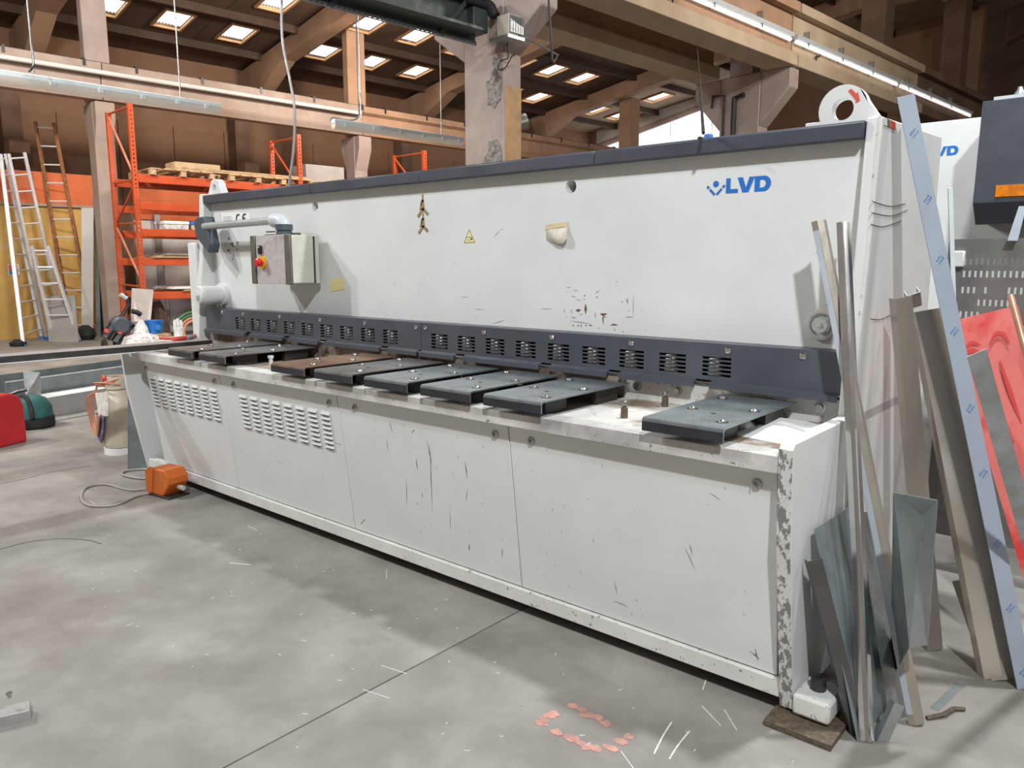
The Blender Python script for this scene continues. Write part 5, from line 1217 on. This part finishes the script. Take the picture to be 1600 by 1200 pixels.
obj('flap', MB().box(c[0] - .10, c[0] + .06, c[1] - .19, c[1] - .15, .10, .22), 'bag_teal', bgp, bevel=.015)
# long steel profiles lying on the floor behind the bag
dY = nrm(Wz(330, 605, 0) - Wz(80, 652, 0))
p0 = Wz(78, 652, 0)
def LT(a, b_, z):
    e_ = np.array([-dY[1], dY[0], 0]); return p0 + dY * a + e_ * b_ + np.array([0, 0, z])
t = thing('long_box_profile', 'long grey steel profile with a white top lying behind the bag', 'profile', p0)
obj('side', MB(LT).box(0, 2.6, 0, .30, 0, .20), 'sheet_grey', t, bevel=.004)
obj('white_strip', MB(LT).box(0, 2.6, .0, .22, .20, .203), 'sticker_white', t, smooth=0)
p1_ = p0 + np.array([-dY[1], dY[0], 0]) * .42
t = thing('long_channel', 'dark grey deep steel channel with a bright edge behind the white topped profile', 'profile', p1_)
EN = np.array([-dY[1], dY[0], 0])
zf = PL(75, 589, EN, EN @ (p0 + EN * .36))[2]; zk = PL(70, 577, EN, EN @ (p0 + EN * .62))[2]; zf2 = PL(190, 571, EN, EN @ (p0 + EN * .36))[2]
MBt = MB(LT); MBt.box(-.18, 2.8, .36, .37, 0, zf)
obj('front_web', MBt, 'galv_blue', t, smooth=0)
obj('bright_edge', MB(LT).box(-.18, 2.8, .35, .362, zf, zf + .012), 'alu', t, smooth=0)
obj('back_web', MB(LT).box(-.30, 2.8, .62, .63, 0, zk), 'galv_blue', t, smooth=0)
obj('bottom', MB(LT).box(-.18, 2.8, .36, .62, 0, .01), 'galv_blue', t, smooth=0)
e0 = Wz(60, 620, .16)
one('end_plate_offcut', MB().sheet([Wz(36, 579, .47), Wz(62, 582, .45), Wz(64, 620, .20), Wz(40, 620, .22)], .006), 'galv', 'small pale steel plate at the end of the dark channel', 'sheet', smooth=0)
one('lit_floor_patch', MB(LT).box(-3.2, 3.2, .95, 2.6, .0, .03), 'lit_floor_cream', 'wide cream patch of lit floor behind the steel profiles', 'board', smooth=0)  # thin cream slab stands in for a lit patch of floor
one('flat_bar', MB(LT).box(-.5, 2.6, -.26, -.20, 0, .012), 'sheet_grey', 'thin flat bar lying on the floor in front of the steel profiles', 'bar', smooth=0)
one('black_lever', MB().tube([Wz(12, 618, .3), Wz(28, 612, .32), Wz(42, 609, .33)], .015, 8), 'scooter_black', 'black lever sticking out behind the red case', 'lever')
# floor marks and crumbs
def floor_line(name, pts, w_, m):
    P = spline(pts, 6); mb = MB()
    for i in range(len(P) - 1):
        d_ = nrm(P[i + 1] - P[i]); s_ = np.array([-d_[1], d_[0], 0]) * w_ * random.uniform(.6, 1.3)
        mb.poly([P[i] - s_, P[i + 1] - s_, P[i + 1] + s_, P[i] + s_], (0, 0, .0012))
    return obj(name, mb, m, fl, smooth=0)
floor_line('crack', [Wz(u, v, 0) for u, v in ((-5, 860), (40, 848), (90, 842), (135, 844), (158, 850))], .003, 'joint_dark')
floor_line('crack', [Wz(u, v, 0) for u, v in ((0, 756), (40, 748), (80, 738), (140, 728))], .003, 'joint_dark')
for pts in (((1022, 1178), (1036, 1150), (1050, 1128)), ((1046, 1186), (1060, 1164), (1078, 1142)), ((358, 880), (375, 881), (392, 883)), ((1098, 1078), (1104, 1060))):
    floor_line('scrape', [Wz(u, v, 0) for u, v in pts], .0022, 'flag_white')
mk_ = MB()
rr = random.Random(11)
cR = (Wz(850, 1135, 0) + Wz(975, 1140, 0)) / 2
for k in range(26):
    a = rr.choice((0, 1, 2, 3)); s_ = rr.uniform(-1, 1)
    o_ = {0: (s_ * .13, -.07), 1: (s_ * .13, .07), 2: (-.13, s_ * .07), 3: (.13, s_ * .07)}[a]
    ctr = cR + np.array([o_[0] + rr.uniform(-.01, .01), o_[1] + rr.uniform(-.01, .01), .0006])
    pts = [ctr + np.array([math.cos(t_) * rr.uniform(.012, .03), math.sin(t_) * rr.uniform(.010, .022), 0]) for t_ in [2 * math.pi * i / 7 for i in range(7)]]
    mk_.poly(pts, (0, 0, .0005 + .00002 * k))
prop(obj('spray_mark', mk_, 'red_spray', fl, smooth=0), 'faded red sprayed square on the concrete')
cr = MB()
for k in range(90):
    if k < 40: q = np.array([rr.uniform(-3.5, .4), rr.uniform(-1.3, .0), 0])
    else: q = np.array([rr.uniform(-4.5, .2), rr.uniform(-.9, -.05), 0])
    a = rr.uniform(0, 6.28); l = rr.uniform(.003, .012) if rr.random() < .9 else .06
    d_ = np.array([math.cos(a), math.sin(a), 0]) * l; e_ = np.array([-math.sin(a), math.cos(a), 0]) * .0016
    cr.poly([q - d_ - e_, q + d_ - e_, q + d_ + e_, q - d_ + e_], (0, 0, .002))
o = obj('metal_crumbs', cr, 'alu', smooth=0); prop(o, 'tiny bright metal chips scattered on the floor before the shear', 'chips', None, 'stuff')
